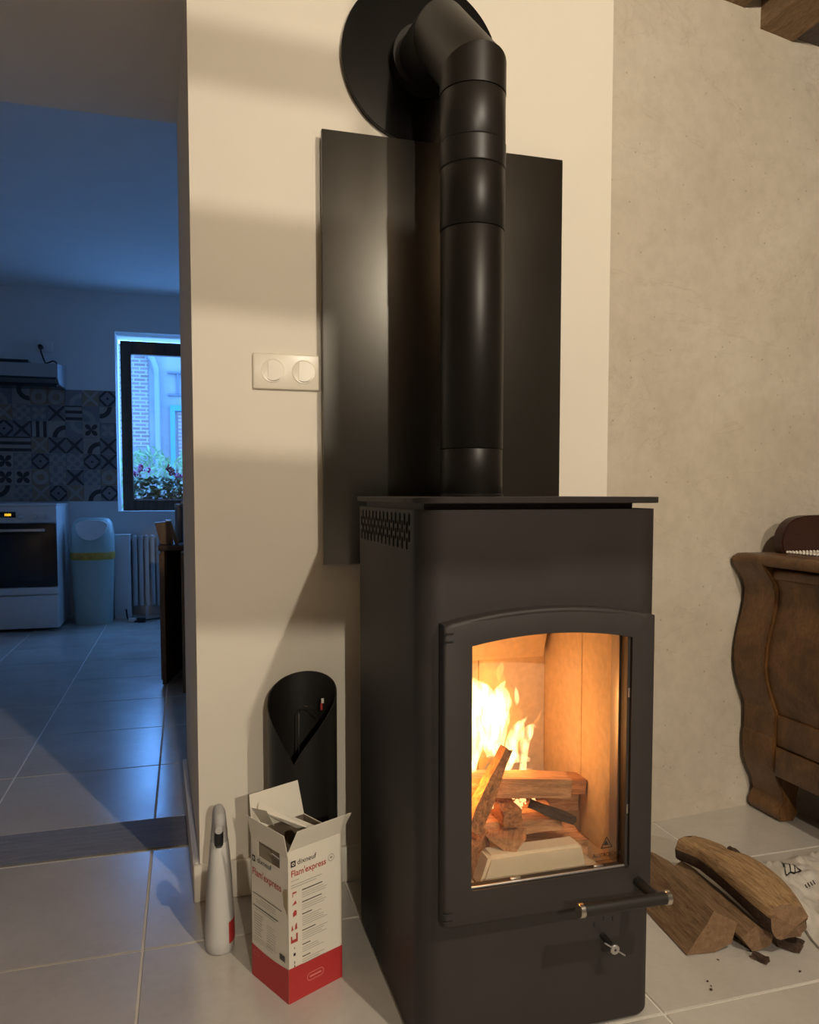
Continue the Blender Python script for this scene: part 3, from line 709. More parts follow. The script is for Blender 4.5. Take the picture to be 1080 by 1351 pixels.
# ------------------------------------------------------------------ SWITCH
SW = thing('light_switch', 'ivory double light switch with two round rockers on the cream wall', 'light switch', (.226, WY, 1.201))
bbox('switch_plate', M['whiteplastic'], SW, (.1500, 1.7815, 1.161), (.3020, WY - .0003, 1.2415), .004, seg=3)
for x in (.1945, .2640):
    rk = part('rocker', M['whiteplastic'], SW, lambda bm: loft(bm, [ring((x, 1.783, 1.2025), (1, 0, 0), (0, 0, 1), .0262, .0262, 40), ring((x, 1.7795, 1.2025), (1, 0, 0), (0, 0, 1), .0262, .0262, 40), ring((x, 1.7800, 1.2025), (1, 0, 0), (0, 0, 1), .0240, .0240, 40)]), 30)
    def half(bm):
        pts = [(x + .0225 * math.cos(R(a)), 1.2025 + .0225 * math.sin(R(a))) for a in range(-122, 123, 8)]
        a, b = prism(bm, pts, 1, 1.781, 1.7780)
        for v in a + b:
            if v.co.y < 1.7785: v.co.y -= .004 * (v.co.x - x + .012) / .034
    part('rocker_key', M['whiteplastic'], rk, half, 30)

# ------------------------------------------------------------------ CARTON
BC = Vector((.167, 1.367, 0)); a1 = Vector((-.45, .893, 0)).normalized(); a2 = Vector((a1.y, -a1.x, 0))
LW, RW, BH = .124, .122, .283
BX = thing('firelighter_carton', 'open white and red cardboard carton standing before the wall', 'carton', tuple(BC))
def bp(a, b, z): return BC + a1 * a + a2 * b + Vector((0, 0, z))
def quad_solid(bm, pts, nrm, th=.0012):
    nrm = Vector(nrm).normalized() * th
    f = [bm.verts.new(p) for p in pts]; g = [bm.verts.new(Vector(p) + nrm) for p in pts]; n = len(f)
    fs = [bm.faces.new(f), bm.faces.new(g[::-1])] + [bm.faces.new((f[i], g[i], g[(i + 1) % n], f[(i + 1) % n])) for i in range(n)]
    bmesh.ops.recalc_face_normals(bm, faces=fs)
# left side with a hand hole: built as strips round the hole
def left_side(bm):
    h0, h1, hz0, hz1 = .026, .098, .243, .272
    for q in ((0, LW, 0, hz0), (0, h0, hz0, hz1), (h1, LW, hz0, hz1), (0, LW, hz1, BH + .032)):
        fl = lambda z: max(0, z - BH) * -.25
        quad_solid(bm, [bp(q[0], fl(q[2]), q[2]), bp(q[1], fl(q[2]), q[2]), bp(q[1], fl(q[3]), q[3] - (0 if q[3] < BH else 0)), bp(q[0], fl(q[3]), q[3])], a2)
part('carton_side', M['carton'], BX, left_side)
part('hand_hole_flap', M['bottle'], BX, lambda bm: quad_solid(bm, [bp(.036, .006, .256), bp(.062, .006, .258), bp(.066, .020, .236), bp(.036, .022, .232)], a2))
part('carton_side', M['carton'], BX, lambda bm: quad_solid(bm, [bp(0, 0, 0), bp(0, RW, 0), bp(0, RW, BH), bp(0, 0, BH)], a1))
part('carton_side', M['carton'], BX, lambda bm: quad_solid(bm, [bp(LW, 0, 0), bp(LW, RW, 0), bp(LW, RW, BH), bp(LW, 0, BH)], -a1))
part('carton_side', M['carton'], BX, lambda bm: quad_solid(bm, [bp(0, RW, 0), bp(LW, RW, 0), bp(LW, RW, BH), bp(0, RW, BH)], -a2))
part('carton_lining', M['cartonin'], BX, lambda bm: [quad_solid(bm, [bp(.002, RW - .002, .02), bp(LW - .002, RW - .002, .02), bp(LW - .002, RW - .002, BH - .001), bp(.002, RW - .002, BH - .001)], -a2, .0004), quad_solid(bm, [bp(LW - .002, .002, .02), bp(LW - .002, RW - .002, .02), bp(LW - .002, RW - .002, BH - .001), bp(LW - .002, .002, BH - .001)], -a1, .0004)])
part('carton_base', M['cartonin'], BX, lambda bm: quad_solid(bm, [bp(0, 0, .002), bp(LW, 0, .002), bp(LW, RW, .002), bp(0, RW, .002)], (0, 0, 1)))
part('carton_flap', M['carton'], BX, lambda bm: quad_solid(bm, [bp(0, .002, BH), bp(0, RW - .001, BH), bp(-.016, RW + .012, BH + .040), bp(-.016, .010, BH + .040)], (0, 0, 1), .0010))
part('carton_flap', M['carton'], BX, lambda bm: quad_solid(bm, [bp(LW, .002, BH), bp(LW, RW, BH), bp(LW + .012, RW - .006, BH + .066), bp(LW + .012, .004, BH + .066)], -a1, .0010))
part('carton_flap', M['carton'], BX, lambda bm: quad_solid(bm, [bp(LW + .004, .004, BH + .042), bp(LW - .05, .004, BH + .052), bp(LW - .05, .020, BH + .020), bp(LW - .003, .020, BH + .012)], (0, 0, 1), .0010))
def leaflet(bm):
    for k in range(5):
        quad_solid(bm, [bp(.050 + .004 * k, RW - .012, BH - .014 - .003 * k), bp(.066 + .004 * k, RW - .004, BH - .010 - .003 * k), bp(LW + .004, .020 + .004 * k, BH + .048 - .003 * k), bp(LW - .010, .010 + .004 * k, BH + .040 - .003 * k)], (0, 0, 1), .0006)
part('leaflet', M['carton'], BX, leaflet, None, 'folded white leaflet sticking out of the carton')
E_ = .0005
def decal(name, mat, polys):
    """polys on a face: list of (face, [(s,z)...])  face 'L' or 'R'"""
    def fn(bm):
        for f, pts in polys:
            P = [bp(s, -E_, z) if f == 'L' else bp(-E_, s, z) for s, z in pts]
            bm.faces.new([bm.verts.new(p) for p in P])
    o = part(name, mat, BX, fn)
    if len(polys) > 1: o['kind'] = 'stuff'
    return o
def rect(f, s0, s1, z0, z1): return (f, [(s0, z0), (s1, z0), (s1, z1), (s0, z1)])
curve = [(LW * i / 10, .0655 - .0 * i + .004 * math.sin(math.pi * i / 10) * -1 - .002 * i / 10) for i in range(11)]
decal('red_base_print', M['red'], [('L', [(0, .0003)] + [(LW, .0003)] + curve[::-1]), ('R', [(0, .0003), (RW, .0003), (RW, .0635), (0, .0655)])])
E_ = .0009
rt_dir, lf_dir = tuple(a2), tuple(-a1)
tx = lambda n, b, s, m, f, at, z, sx=1, al='LEFT', bold=0: place_text(n, b, s, M[m], BX, tuple(bp(at, -.0008, z) if f == 'L' else bp(-.0008, at, z)), lf_dir if f == 'L' else rt_dir, align=al, sx=sx, bold=bold)
tx('brand_lettering', 'dixneuf', .0135, 'blacktext', 'R', .0200, .2545, 1.05)
tx('title_lettering', "Flam'express", .0165, 'redtext', 'R', .0060, .2350, .92, bold=.0002)
tx('brand_lettering', 'dixneuf', .0150, 'blacktext', 'L', .1020, .2300, 1.1)
tx('title_lettering', "Flam'express", .0200, 'redtext', 'L', .1190, .2020, .95, bold=.0002)
decal('logo_square', M['blacktext'], [rect('R', .0060, .0165, .2530, .2640), rect('L', .1080, .1190, .2280, .2400)])
E_ = .0013
decal('logo_ring', M['carton'], [('R', [(.0112 + r_ * math.cos(R(a)), .2585 + r_ * math.sin(R(a))) for r_, a in [(.0032, k) for k in range(0, 360, 30)]]), ('L', [(.1135 + .0034 * math.cos(R(k)), .234 + .0034 * math.sin(R(k))) for k in range(0, 360, 30)])])
E_ = .0017
decal('logo_dot', M['blacktext'], [('R', [(.0112 + .0016 * math.cos(R(a)), .2585 + .0016 * math.sin(R(a))) for a in range(0, 360, 40)]), ('L', [(.1135 + .0016 * math.cos(R(a)), .234 + .0016 * math.sin(R(a))) for a in range(0, 360, 40)])])
E_ = .0009
bars, dark = [rect('R', .006, .024, .2265, .2275)], []
bars += [rect('R', .006, .075, .2185, .2195), rect('R', .006, .062, .2140, .2150)]
z = .2030
for blk in ((.046, 3), (.044, 3), (.022, 5), (.030, 4), (.018, 3), (.018, 3)):
    dark.append(rect('R', .030, .030 + blk[0], z, z + .0017)); z -= .0052
    for k in range(blk[1]):
        bars.append(rect('R', .030, .030 + rr.uniform(.035, .058), z, z + .0009)); z -= .0040
    z -= .0055
for k in range(2): dark.append(rect('L', .020 + k * .012, .118, .166 - k * .024, .1675 - k * .024))
for k in range(5): bars.append(rect('L', .040, .118 - rr.uniform(0, .03), .160 - k * .0042 - (.006 if k > 2 else 0), .161 - k * .0042 - (.006 if k > 2 else 0)))
for k in range(9):
    bars.append(rect('L', .092 - rr.uniform(0, .008), .114, .128 - k * .005, .1292 - k * .005)); bars.append(rect('L', .035 + rr.uniform(0, .012), .070, .120 - k * .005, .1208 - k * .005))
for k in range(3): bars.append(rect('L', .05, .116, .082 - k * .004, .0828 - k * .004))
dark += [rect('L', .010 + k * .0030, .0118 + k * .0030 + (k % 2) * .0006, .074, .086) for k in range(6)]
decal('small_print', M['greytext'], bars); decal('bold_print', M['blacktext'], dark)
ic = []
for zz, kind in ((.199, 0), (.186, 1), (.166, 2), (.141, 3), (.121, 4)):
    if kind == 0: ic += [rect('R', .009, .018, zz + .004, zz + .007), rect('R', .009, .0105, zz - .002, zz + .004)]
    elif kind == 1: ic += [('R', [(.008, zz - .004), (.018, zz - .003), (.016, zz + .004), (.012, zz)])]
    elif kind == 2: ic += [('R', [(.010, zz - .006), (.018, zz - .004), (.018, zz + .004), (.014, zz + .006), (.010, zz + .002)])]
    elif kind == 3: ic += [('R', [(.006, zz - .006), (.011, zz - .005), (.008, zz + .005)]), ('R', [(.014, zz - .006), (.019, zz - .005), (.018, zz + .007), (.015, zz + .003)])]
    else: ic += [rect('R', .005, .020, zz - .009, zz - .003), rect('R', .005, .008, zz - .003, zz + .004), rect('R', .0165, .020, zz - .003, zz + .007)]
decal('step_icons', M['redtext'], ic)
decal('step_icons', M['blacktext'], [rect('R', .012, .0135, .100, .103), rect('R', .0105, .0150, .087, .092), rect('R', .012, .0135, .072, .077), rect('R', .012, .0140, .060 + .006, .069)])
decal('product_print', M['tanprint'], [('L', [(.001, .165), (.001, .215), (.010, .212), (.016, .205), (.013, .180), (.006, .172)])])
def capsule(f, s0, s1, z0, z1, w):
    r_ = (z1 - z0) / 2; out = []
    loop = [(s1 - r_ + r_ * math.cos(R(a)), (z0 + z1) / 2 + r_ * math.sin(R(a))) for a in range(-90, 91, 15)] + [(s0 + r_ + r_ * math.cos(R(a)), (z0 + z1) / 2 + r_ * math.sin(R(a))) for a in range(90, 271, 15)]
    r2 = r_ - w
    l2 = [(s1 - r_ + r2 * math.cos(R(a)), (z0 + z1) / 2 + r2 * math.sin(R(a))) for a in range(-90, 91, 15)] + [(s0 + r_ + r2 * math.cos(R(a)), (z0 + z1) / 2 + r2 * math.sin(R(a))) for a in range(90, 271, 15)]
    n = len(loop)
    return [(f, [loop[i], loop[(i + 1) % n], l2[(i + 1) % n], l2[i]]) for i in range(n)]
decal('web_print', M['paletext'], capsule('R', .040, .078, .026, .041, .0009) + [rect('R', .046, .072, .0322, .0347)] + capsule('L', .098, .116, .046, .054, .0006))
decal('round_stamp', M['greytext'], capsule('R', .0895, .1035, .2365, .2505, .0009) + [rect('R', .0940, .0990, .242, .2455)])

# ------------------------------------------------------------------ SPRAY BOTTLE
SBt = thing('spray_bottle', 'greyish white plastic spray bottle with dark nozzle by the wall end', 'spray bottle', (.054, 1.575, 0))
def lo(rows, n=28):
    def fn(bm): loft(bm, [[Vector((cx + rx * math.copysign(abs(math.cos(2 * math.pi * i / n)) ** .8, math.cos(2 * math.pi * i / n)), cy + ry * math.copysign(abs(math.sin(2 * math.pi * i / n)) ** .8, math.sin(2 * math.pi * i / n)), z)) for i in range(n)] for cx, cy, z, rx, ry in rows])
    return fn
bcx, bcy = .055, 1.600
part('bottle_body', M['bottle'], SBt, lo([(bcx, bcy, 0, .026, .042), (bcx, bcy, .004, .0295, .047), (bcx, bcy, .03, .0300, .048), (bcx + .001, bcy, .07, .0285, .047), (bcx + .001, bcy, .11, .0265, .044), (bcx + .0015, bcy, .15, .0240, .038), (bcx + .002, bcy, .18, .0215, .032), (bcx + .002, bcy, .205, .0195, .026), (bcx + .002, bcy, .218, .0180, .021), (bcx + .002, bcy, .222, .015, .018)]), 60)
hx = bcx + .002
part('spray_head', M['bottlehead'], SBt, lo([(hx, bcy, .218, .0170, .020), (hx, bcy, .235, .0165, .020), (hx, bcy - .002, .250, .0150, .030), (hx, bcy - .006, .266, .0140, .040), (hx, bcy - .007, .276, .0130, .040), (hx, bcy - .004, .283, .0100, .032), (hx, bcy - .002, .286, .006, .022)]), 60)
part('trigger', M['blackplastic'], SBt, lo([(hx - .002, bcy - .024, .214, .0060, .004), (hx - .002, bcy - .030, .222, .0085, .004), (hx - .002, bcy - .034, .240, .0090, .004), (hx - .002, bcy - .040, .252, .0080, .005)]), 60, 'dark trigger of the spray bottle')
part('nozzle', M['bottlehead'], SBt, lambda bm: cyl(bm, (hx - .002, bcy - .040, .262), (hx - .003, bcy - .054, .260), .0085, 20, .0075, .001), 40)
def lab(bm):
    n = 8; rows = []
    for j in range(5):
        z = .022 + j * .011; k = (z - .03) / .08; row = []
        for i in range(n + 1):
            a = R(-62 + 74 * i / n)
            rx, ry = .0302 - .0015 * k, .0485 - .001 * k
            row.append(bm.verts.new((bcx + rx * math.copysign(abs(math.cos(a)) ** .8, math.cos(a)) + .0004, bcy + ry * math.copysign(abs(math.sin(a)) ** .8, math.sin(a)), z)))
        rows.append(row)
    for a, b in zip(rows, rows[1:]):
        for i in range(n): bm.faces.new((a[i], a[i + 1], b[i + 1], b[i]))
part('bottle_label', M['red'], SBt, lab, 60, 'red label on the side of the spray bottle')

# ------------------------------------------------------------------ BLACK PIPE OFFCUT
OC = thing('pipe_offcut', 'black pipe offcut with slanted cut end leaning at the wall', 'pipe', (.243, 1.700, 0))
def off(bm):
    n = 64; cx, cy, r = .243, 1.700, .0765; rows = [[], [], [], []]
    for i in range(n):
        a = 2 * math.pi * i / n
        th = a - R(-112)                       # lowest at the front, a little to the left
        h = .345 + (.517 - .345) * abs(math.sin(th / 2)) ** .75
        for k, (rr_, z) in enumerate(((r, .0), (r, h), (r - .0025, h - .0005), (r - .0025, .001))):
            rows[k].append(Vector((cx + rr_ * math.cos(a), cy + rr_ * math.sin(a), z)))
    loft(bm, rows, False, False)
part('pipe_shell', M['steel_black'], OC, off, 40)
part('wire', M['chrome'], OC, lambda bm: tube(bm, [(.234, 1.700, .30), (.236, 1.702, .44), (.245, 1.690, .458), (.262, 1.690, .455), (.275, 1.700, .435), (.283, 1.705, .425)], .0009, 6), 40)
bbox('price_tag', M['carton'], OC, (.288, 1.712, .455), (.2935, 1.714, .466), label='small white tag inside the pipe')
bbox('price_tag', M['red'], OC, (.286, 1.712, .440), (.2905, 1.714, .455), label='small red tag inside the pipe')

# ------------------------------------------------------------------ FIREWOOD ON THE FLOOR
G3 = 'split logs on the floor'
def wlog(name, label, pa, pb, prof, mats, **k): return log_mesh(pa, pb, prof, mats, name, label, 'log', G3, **k)
# profiles are (right, up) looking along the log; logs run away from the viewer (+Y)
o1 = wlog('firewood_log', 'wedge shaped split log on the floor right beside the stove', (1.005, 1.290, 0), (1.030, 1.56, 0), [(-.053, .002), (.010, .001), (.046, .016), (.058, .058), (.006, .087)], [M['logside2'], M['logend']], jit=.0022, segs=12, seed=21)
o2 = wlog('firewood_log', 'narrow split log lying between two other logs', (1.092, 1.268, 0), (1.115, 1.55, 0), [(-.032, .034), (-.004, .001), (.034, .010), (.042, .030), (.004, .056)], [M['logside2'], M['logend']], jit=.003, segs=12, seed=22)
def bend(t_): return (-.030 * math.sin(math.pi * min(1, t_ * 1.05)) * 0 + .012 * math.sin(2 * math.pi * t_), .024 * math.sin(math.pi * t_) - .004)
def big():
    pa, pb = Vector((1.143, 1.232, .080)), Vector((1.150, 1.545, .083)); bm = bmesh.new(); rows = []; segs, n = 30, 28
    for k in range(segs + 1):
        t_ = k / segs
        w = .044 + .020 * math.sin(math.pi * min(1, t_ * 1.25)) ** .8 + .022 * max(0, t_ - .62)
        cx = 1.143 + .018 * math.sin(math.pi * t_) + .008 * t_; cz = .075 + .012 * math.sin(math.pi * t_ * .9) - .002 * t_
        th, tl = .036 + .006 * math.sin(math.pi * t_), .034 - .012 * t_
        row = []
        for i in range(n):
            a = 2 * math.pi * i / n; c, s = math.cos(a), math.sin(a)
            x = w * math.copysign(abs(c) ** .75, c); zz = (th if s > 0 else tl) * math.copysign(abs(s) ** .8, s)
            zz += -.33 * x * 0 + (.012 * c if s > 0 else 0) * -1      # higher on the left
            nz = mnoise.noise(Vector((i * .35, t_ * 2.5, 4))) * .006 + mnoise.noise(Vector((i * 1.3, t_ * 1.2, 9))) * .003
            notch = 0
            if .60 < t_ < .82 and c > 0: notch = .040 * math.sin(math.pi * (t_ - .60) / .22) ** 2 * c
            if notch: zz *= 1 - min(.8, notch * 22)
            row.append(bm.verts.new((cx + x * (1 + nz * 4) - notch, pa.y + (pb.y - pa.y) * t_ + (.010 * mnoise.noise(Vector((i * .8, 0, t_))) if k in (0, segs) else 0), cz + zz * (1 + nz * 6))))
        rows.append(row)
    for a, b in zip(rows, rows[1:]):
        for i in range(n):
            f = bm.faces.new((a[i], a[(i + 1) % n], b[(i + 1) % n], b[i]))
            an = 360 * (i + .5) / n
            if 185 < an < 345 or (.63 < (rows.index(a) + .5) / segs < .78 and (an < 62 or an > 320)): f.material_index = 2
    # rounded near end
    c = bm.verts.new((1.146, 1.221, .070)); 
    for i in range(n): bm.faces.new((c, rows[0][(i + 1) % n], rows[0][i])).material_index = 1
    bm.faces.new(rows[-1]).material_index = 1
    bmesh.ops.recalc_face_normals(bm, faces=bm.faces[:])
    o = obj('firewood_log', bm, [M['logside'], M['logend'], M['bark']], None, 50)
    o.data.transform(Matrix.Translation(-pa)); o.location = pa
    tag(o, 'large curved pale split log lying on top of the others', 'log', G3); return o
bl = big()
def knot(bm):
    bmesh.ops.create_icosphere(bm, subdivisions=3, radius=.016, matrix=Matrix.Translation((1.184, 1.450, .110)) @ Matrix.Diagonal((.7, 1.3, .8, 1)))
    for v in bm.verts: v.co += mnoise.noise_vector(v.co * 160) * .006
part('knot', M['bark'], bl, knot, None, 'dark bark lined notch in the side of the log')
def chip(label, c, s, rot, mat, seed, name='bark_chip'):
    bm = bmesh.new(); box(bm, (-s[0], -s[1], -s[2]), (s[0], s[1], s[2])); bmesh.ops.subdivide_edges(bm, edges=bm.edges[:], cuts=2, use_grid_fill=True)
    for v in bm.verts: v.co += mnoise.noise_vector(v.co * 70 + Vector((seed, 0, 0))) * .005
    bmesh.ops.transform(bm, matrix=Matrix.Rotation(rot, 4, 'Z'), verts=bm.verts[:])
    mz = min(v.co.z for v in bm.verts)
    for v in bm.verts: v.co.z -= mz
    o = obj(name, bm, mat, None, 30); o.location = c; return tag(o, label, 'bark chip', 'bark chips by the logs')
chip('small loose splinter lying alone on the tiles before the logs', (1.080, 1.240, .0005), (.016, .005, .004), R(-62), M['bark'], 1)
chip('reddish brown bark chunk under the end of the big log', (1.168, 1.258, .0005), (.022, .012, .009), R(-50), M['bark'], 2)
chip('thin bark flake beside the bark chunk', (1.192, 1.262, .0005), (.012, .008, .003), R(20), M['bark'], 3)
for k, (x, y) in enumerate(((1.005, 1.268), (.938, 1.20), (.941, 1.213), (.93, 1.19), (1.13, 1.19))):
    chip('tiny dark crumb on the tiles between stove and camera', (x, y, .0003), (.002, .0015, .0008), k, M['bark'], 9 + k, 'bark_crumb')
# ------------------------------------------------------------------ crumpled bag
def bag_h(u, v): return .006 + .020 * max(0, 1 - (2 * u - 1) ** 4) * max(0, 1 - (2 * v - 1) ** 4) * (.6 + .9 * mnoise.noise(Vector((u * 3, v * 3, 2)))) + .013 * abs(mnoise.noise(Vector((u * 9, v * 8, 5))))
B0, BU, BV = Vector((1.222, 1.235, .001)), Vector((.21, .015, 0)), Vector((.125, .325, 0))
def bag_p(u, v, e=0):
    p = B0 + BU * (u + .05 * mnoise.noise(Vector((v * 4, 0, 1)))) + BV * (v + .04 * mnoise.noise(Vector((u * 4, 3, 1)))); p.z += max(.0015, bag_h(u, v)) + e; return p
PB = thing('plastic_bag', 'crumpled grey printed plastic bag on the floor behind the logs', 'bag', (1.36, 1.40, 0))
def bagm(bm):
    n = 44; g = [[bm.verts.new(bag_p(i / n, j / n)) for j in range(n + 1)] for i in range(n + 1)]
    for i in range(n):
        for j in range(n): bm.faces.new((g[i][j], g[i + 1][j], g[i + 1][j + 1], g[i][j + 1]))
    r_ = bmesh.ops.extrude_face_region(bm, geom=bm.faces[:])
    for v in r_['geom']:
        if isinstance(v, bmesh.types.BMVert): v.co.z = .0008
    bmesh.ops.recalc_face_normals(bm, faces=bm.faces[:])
part('bag_film', M['bagm'], PB, bagm, 60)
def bmark(bm):
    def bar(p, q, w=.010, n=8):
        p, q = Vector((*p, 0)), Vector((*q, 0)); d = (q - p).normalized(); s = Vector((-d.y, d.x, 0)) * w
        L1 = [bm.verts.new(bag_p(*(p.lerp(q, k / n) - s)[:2], .0012)) for k in range(n + 1)]; L2 = [bm.verts.new(bag_p(*(p.lerp(q, k / n) + s)[:2], .0012)) for k in range(n + 1)]
        for k in range(n): bm.faces.new((L1[k], L1[k + 1], L2[k + 1], L2[k]))
    bar((.20, .74), (.30, .93)); bar((.42, .74), (.30, .93)); bar((.20, .74), (.42, .74)); bar((.27, .74), (.33, .87), .006); bar((.33, .74), (.37, .82), .006)
    for k in range(4): bar((.36 + k * .04, .57), (.365 + k * .04, .61), .007, 3)
part('bag_print', M['blacktext'], PB, bmark)['kind'] = 'stuff'

# ------------------------------------------------------------------ DRESSER
DR = thing('sideboard', 'old brown wooden sideboard with curved scroll side against the plaster wall', 'sideboard', (1.8, 1.5, 0))
prof = [(1.600, .750), (1.560, .757), (1.530, .756), (1.514, .748), (1.511, .738), (1.517, .722), (1.534, .700), (1.549, .680), (1.557, .655), (1.556, .625), (1.549, .590), (1.538, .548), (1.528, .500), (1.525, .455), (1.529, .418), (1.540, .380), (1.556, .340), (1.566, .318), (1.567, .245)]
low = [(1.563, .240), (1.562, .205), (1.566, .160), (1.582, .120), (1.598, .090), (1.604, .060), (1.592, .040), (1.588, .022), (1.598, .004), (1.640, .000), (1.655, .02), (1.650, .06), (1.660, .11), (1.69, .15)]
def post(y0, y1):
    def fn(bm):
        pts = prof + low + [(1.69, .24), (1.69, .75)]
        prism(bm, pts, 1, y0, y1)
        bmesh.ops.bevel(bm, geom=[e for e in bm.edges if abs(e.verts[0].co.y - e.verts[1].co.y) < 1e-5], offset=.003, segments=2, affect='EDGES')
    return fn
part('corner_post', M['dresser'], DR, post(1.765, 1.890), 35)
part('corner_post', M['dresser'], DR, post(.90, .99), 35)
inner = [(x + .012, z) for x, z in prof[6:]]
part('side_panel', M['dresser'], DR, lambda bm: prism(bm, inner + [(1.62, .25), (1.62, .70)], 1, .99, 1.765), 35)
bbox('side_rail', M['dresser'], DR, (1.572, .99, .225), (1.66, 1.765, .312), .004)
bbox('side_rail', M['dresser'], DR, (1.568, .99, .140), (1.66, 1.765, .222), .004)
bbox('cornice', M['dresser'], DR, (1.545, .985, .690), (1.62, 1.768, .720), .008, seg=3)
part('cornice', M['dresser'], DR, lambda bm: cyl(bm, (1.527, .88, .742), (1.527, 1.866, .742), .0155, 20), 40)
bbox('top_board', M['dresser'], DR, (1.522, .88, .742), (2.10, 1.866, .7585), .004)
bbox('carcass', M['dresser'], DR, (1.63, .96, .15), (2.06, 1.82, .745))
for y0 in (.90, 1.765): bbox('leg', M['dresser'], DR, (2.02, y0, 0), (2.08, y0 + .09, .20), .006)
# dark rounded board and lace on the sideboard
def slab(bm):
    pts = [(1.612, .7595), (1.606, .790), (1.612, .818), (1.628, .842), (1.652, .857), (1.690, .864), (1.78, .866), (1.92, .866), (1.98, .850), (2.00, .81), (2.00, .7595)]
    prism(bm, pts, 1, 1.800, 1.838); bmesh.ops.bevel(bm, geom=bm.edges[:], offset=.004, segments=2, affect='EDGES')
bm = bmesh.new(); slab(bm); tag(obj('headrest_board', bm, M['dresserdark'], None, 40), 'dark reddish rounded wooden board standing on the sideboard', 'board')
LC = thing('lace_doily', 'white lace doily with beaded edge on the sideboard top', 'doily', (1.8, 1.5, .7588))
bbox('lace_cloth', M['lace'], LC, (1.620, 1.02, .7588), (2.02, 1.790, .7615), .001)
def beads(bm):
    for k in range(64):
        bmesh.ops.create_icosphere(bm, subdivisions=1, radius=.0045, matrix=Matrix.Translation((1.617, 1.790 - k * .012, .7632)))
    for k in range(33):
        bmesh.ops.create_icosphere(bm, subdivisions=1, radius=.0045, matrix=Matrix.Translation((1.622 + k * .012, 1.788, .7632)))
part('bead_edge', M['lace'], LC, beads, 60)['kind'] = 'stuff'

# ------------------------------------------------------------------ KITCHEN THINGS
CK = thing('kitchen_cooker', 'white electric cooker with black glass oven door and yellow display', 'cooker', (-1.13, 5.98, 0))
bbox('cooker_body', M['enamel'], CK, (-1.43, 5.695, .02), (-.832, 6.265, .852), .004)
bbox('hob', M['enamel'], CK, (-1.435, 5.675, .846), (-.828, 6.268, .860), .004)
bbox('control_panel', M['enamel'], CK, (-1.43, 5.678, .733), (-.832, 5.697, .845), .003)
ov = bbox('oven_door', M['ovenglass'], CK, (-1.43, 5.672, .305), (-.834, 5.694, .728), .004)
bbox('door_handle', M['chrome'], ov, (-1.37, 5.640, .675), (-.90, 5.662, .695), .006)
for x in (-1.36, -.92): bbox('handle_bracket', M['chrome'], ov, (x, 5.66, .678), (x + .015, 5.674, .692))
bbox('oven_window', M['hooddark'], ov, (-1.36, 5.6705, .345), (-.92, 5.6725, .655), .0008)
bbox('trim_strip', M['enamel'], CK, (-1.43, 5.676, .252), (-.834, 5.696, .300), .003)
bbox('drawer', M['enamel'], CK, (-1.43, 5.676, .025), (-.834, 5.696, .243), .003)
bbox('display_bezel', M['ovenglass'], CK, (-1.175, 5.675, .770), (-1.080, 5.679, .808))
place_text('display_digits', '10:00', .022, M['display'], CK, (-1.128, 5.6742, .781), (1, 0, 0), sx=.85, bold=.0008)
for x in (-1.050, -.965, -.893): 
    kb = part('knob', M['knob'], CK, lambda bm: cyl(bm, (x, 5.680, .775), (x, 5.655, .775), .017, 20, .015, .002), 40)
HO = thing('range_hood', 'thin grey range hood on the wall above the cooker', 'range hood', (-1.13, 6.0, 1.69))
part('hood_shell', M['hood'], HO, lambda bm: prism(bm, [(5.86, 1.728), (5.87, 1.820), (6.279, 1.870), (6.279, 1.700), (5.93, 1.690)], 0, -1.43, -.829), 30)
part('hood_visor', M['hooddark'], HO, lambda bm: prism(bm, [(5.85, 1.660), (5.85, 1.668), (5.93, 1.695), (6.25, 1.70), (6.25, 1.690), (5.94, 1.683)], 0, -1.43, -.833))
bbox('hood_front', M['hooddark'], HO, (-1.43, 5.853, 1.713), (-.836, 5.862, 1.727))
bbox('hood_vent', M['hooddark'], HO, (-1.43, 5.90, 1.823), (-1.02, 6.05, 1.846))
CB = thing('hood_cable', 'black plug and cable in the wall above the range hood', 'cable', (-.995, 6.28, 2.0))
part('plug', M['blackplastic'], CB, lambda bm: cyl(bm, (-.995, 6.276, 2.0), (-.995, 6.235, 2.0), .020, 16, .014), 40)
part('cable', M['blackplastic'], CB, lambda bm: tube(bm, [(-.995, 6.24, 1.995), (-.985, 6.22, 1.95), (-.968, 6.22, 1.90), (-.955, 6.21, 1.872), (-.93, 6.20, 1.880), (-.905, 6.2, 1.892), (-.885, 6.2, 1.884), (-.88, 6.2, 1.872)], .0055, 8), 50)
bbox('socket', M['enamel'], CB, (-1.03, 6.274, 1.965), (-.915, 6.2795, 2.045), .003)
BN = thing('waste_bin', 'pale green plastic waste bin with white swing lid and yellow bag rim', 'bin', (-.64, 5.97, 0))
bx_, by_ = -.640, 5.975
part('bin_body', M['bin'], BN, lo([(bx_, by_, 0, .120, .115), (bx_, by_, .01, .127, .12), (bx_, by_, .25, .135, .128), (bx_, by_, .475, .143, .135)], 40), 50)
part('bag_rim', M['binbag'], BN, lo([(bx_, by_, .462, .147, .139), (bx_, by_, .48, .150, .141), (bx_, by_, .50, .150, .142), (bx_, by_, .515, .147, .139)], 40), 50, 'yellow rim of the bin bag')
part('bin_hood', M['bin'], BN, lo([(bx_, by_, .513, .146, .138), (bx_, by_, .58, .146, .138), (bx_, by_ + .03, .66, .142, .115), (bx_, by_ + .05, .72, .130, .085), (bx_, by_ + .055, .748, .110, .06), (bx_, by_ + .055, .755, .08, .03)], 40), 50)
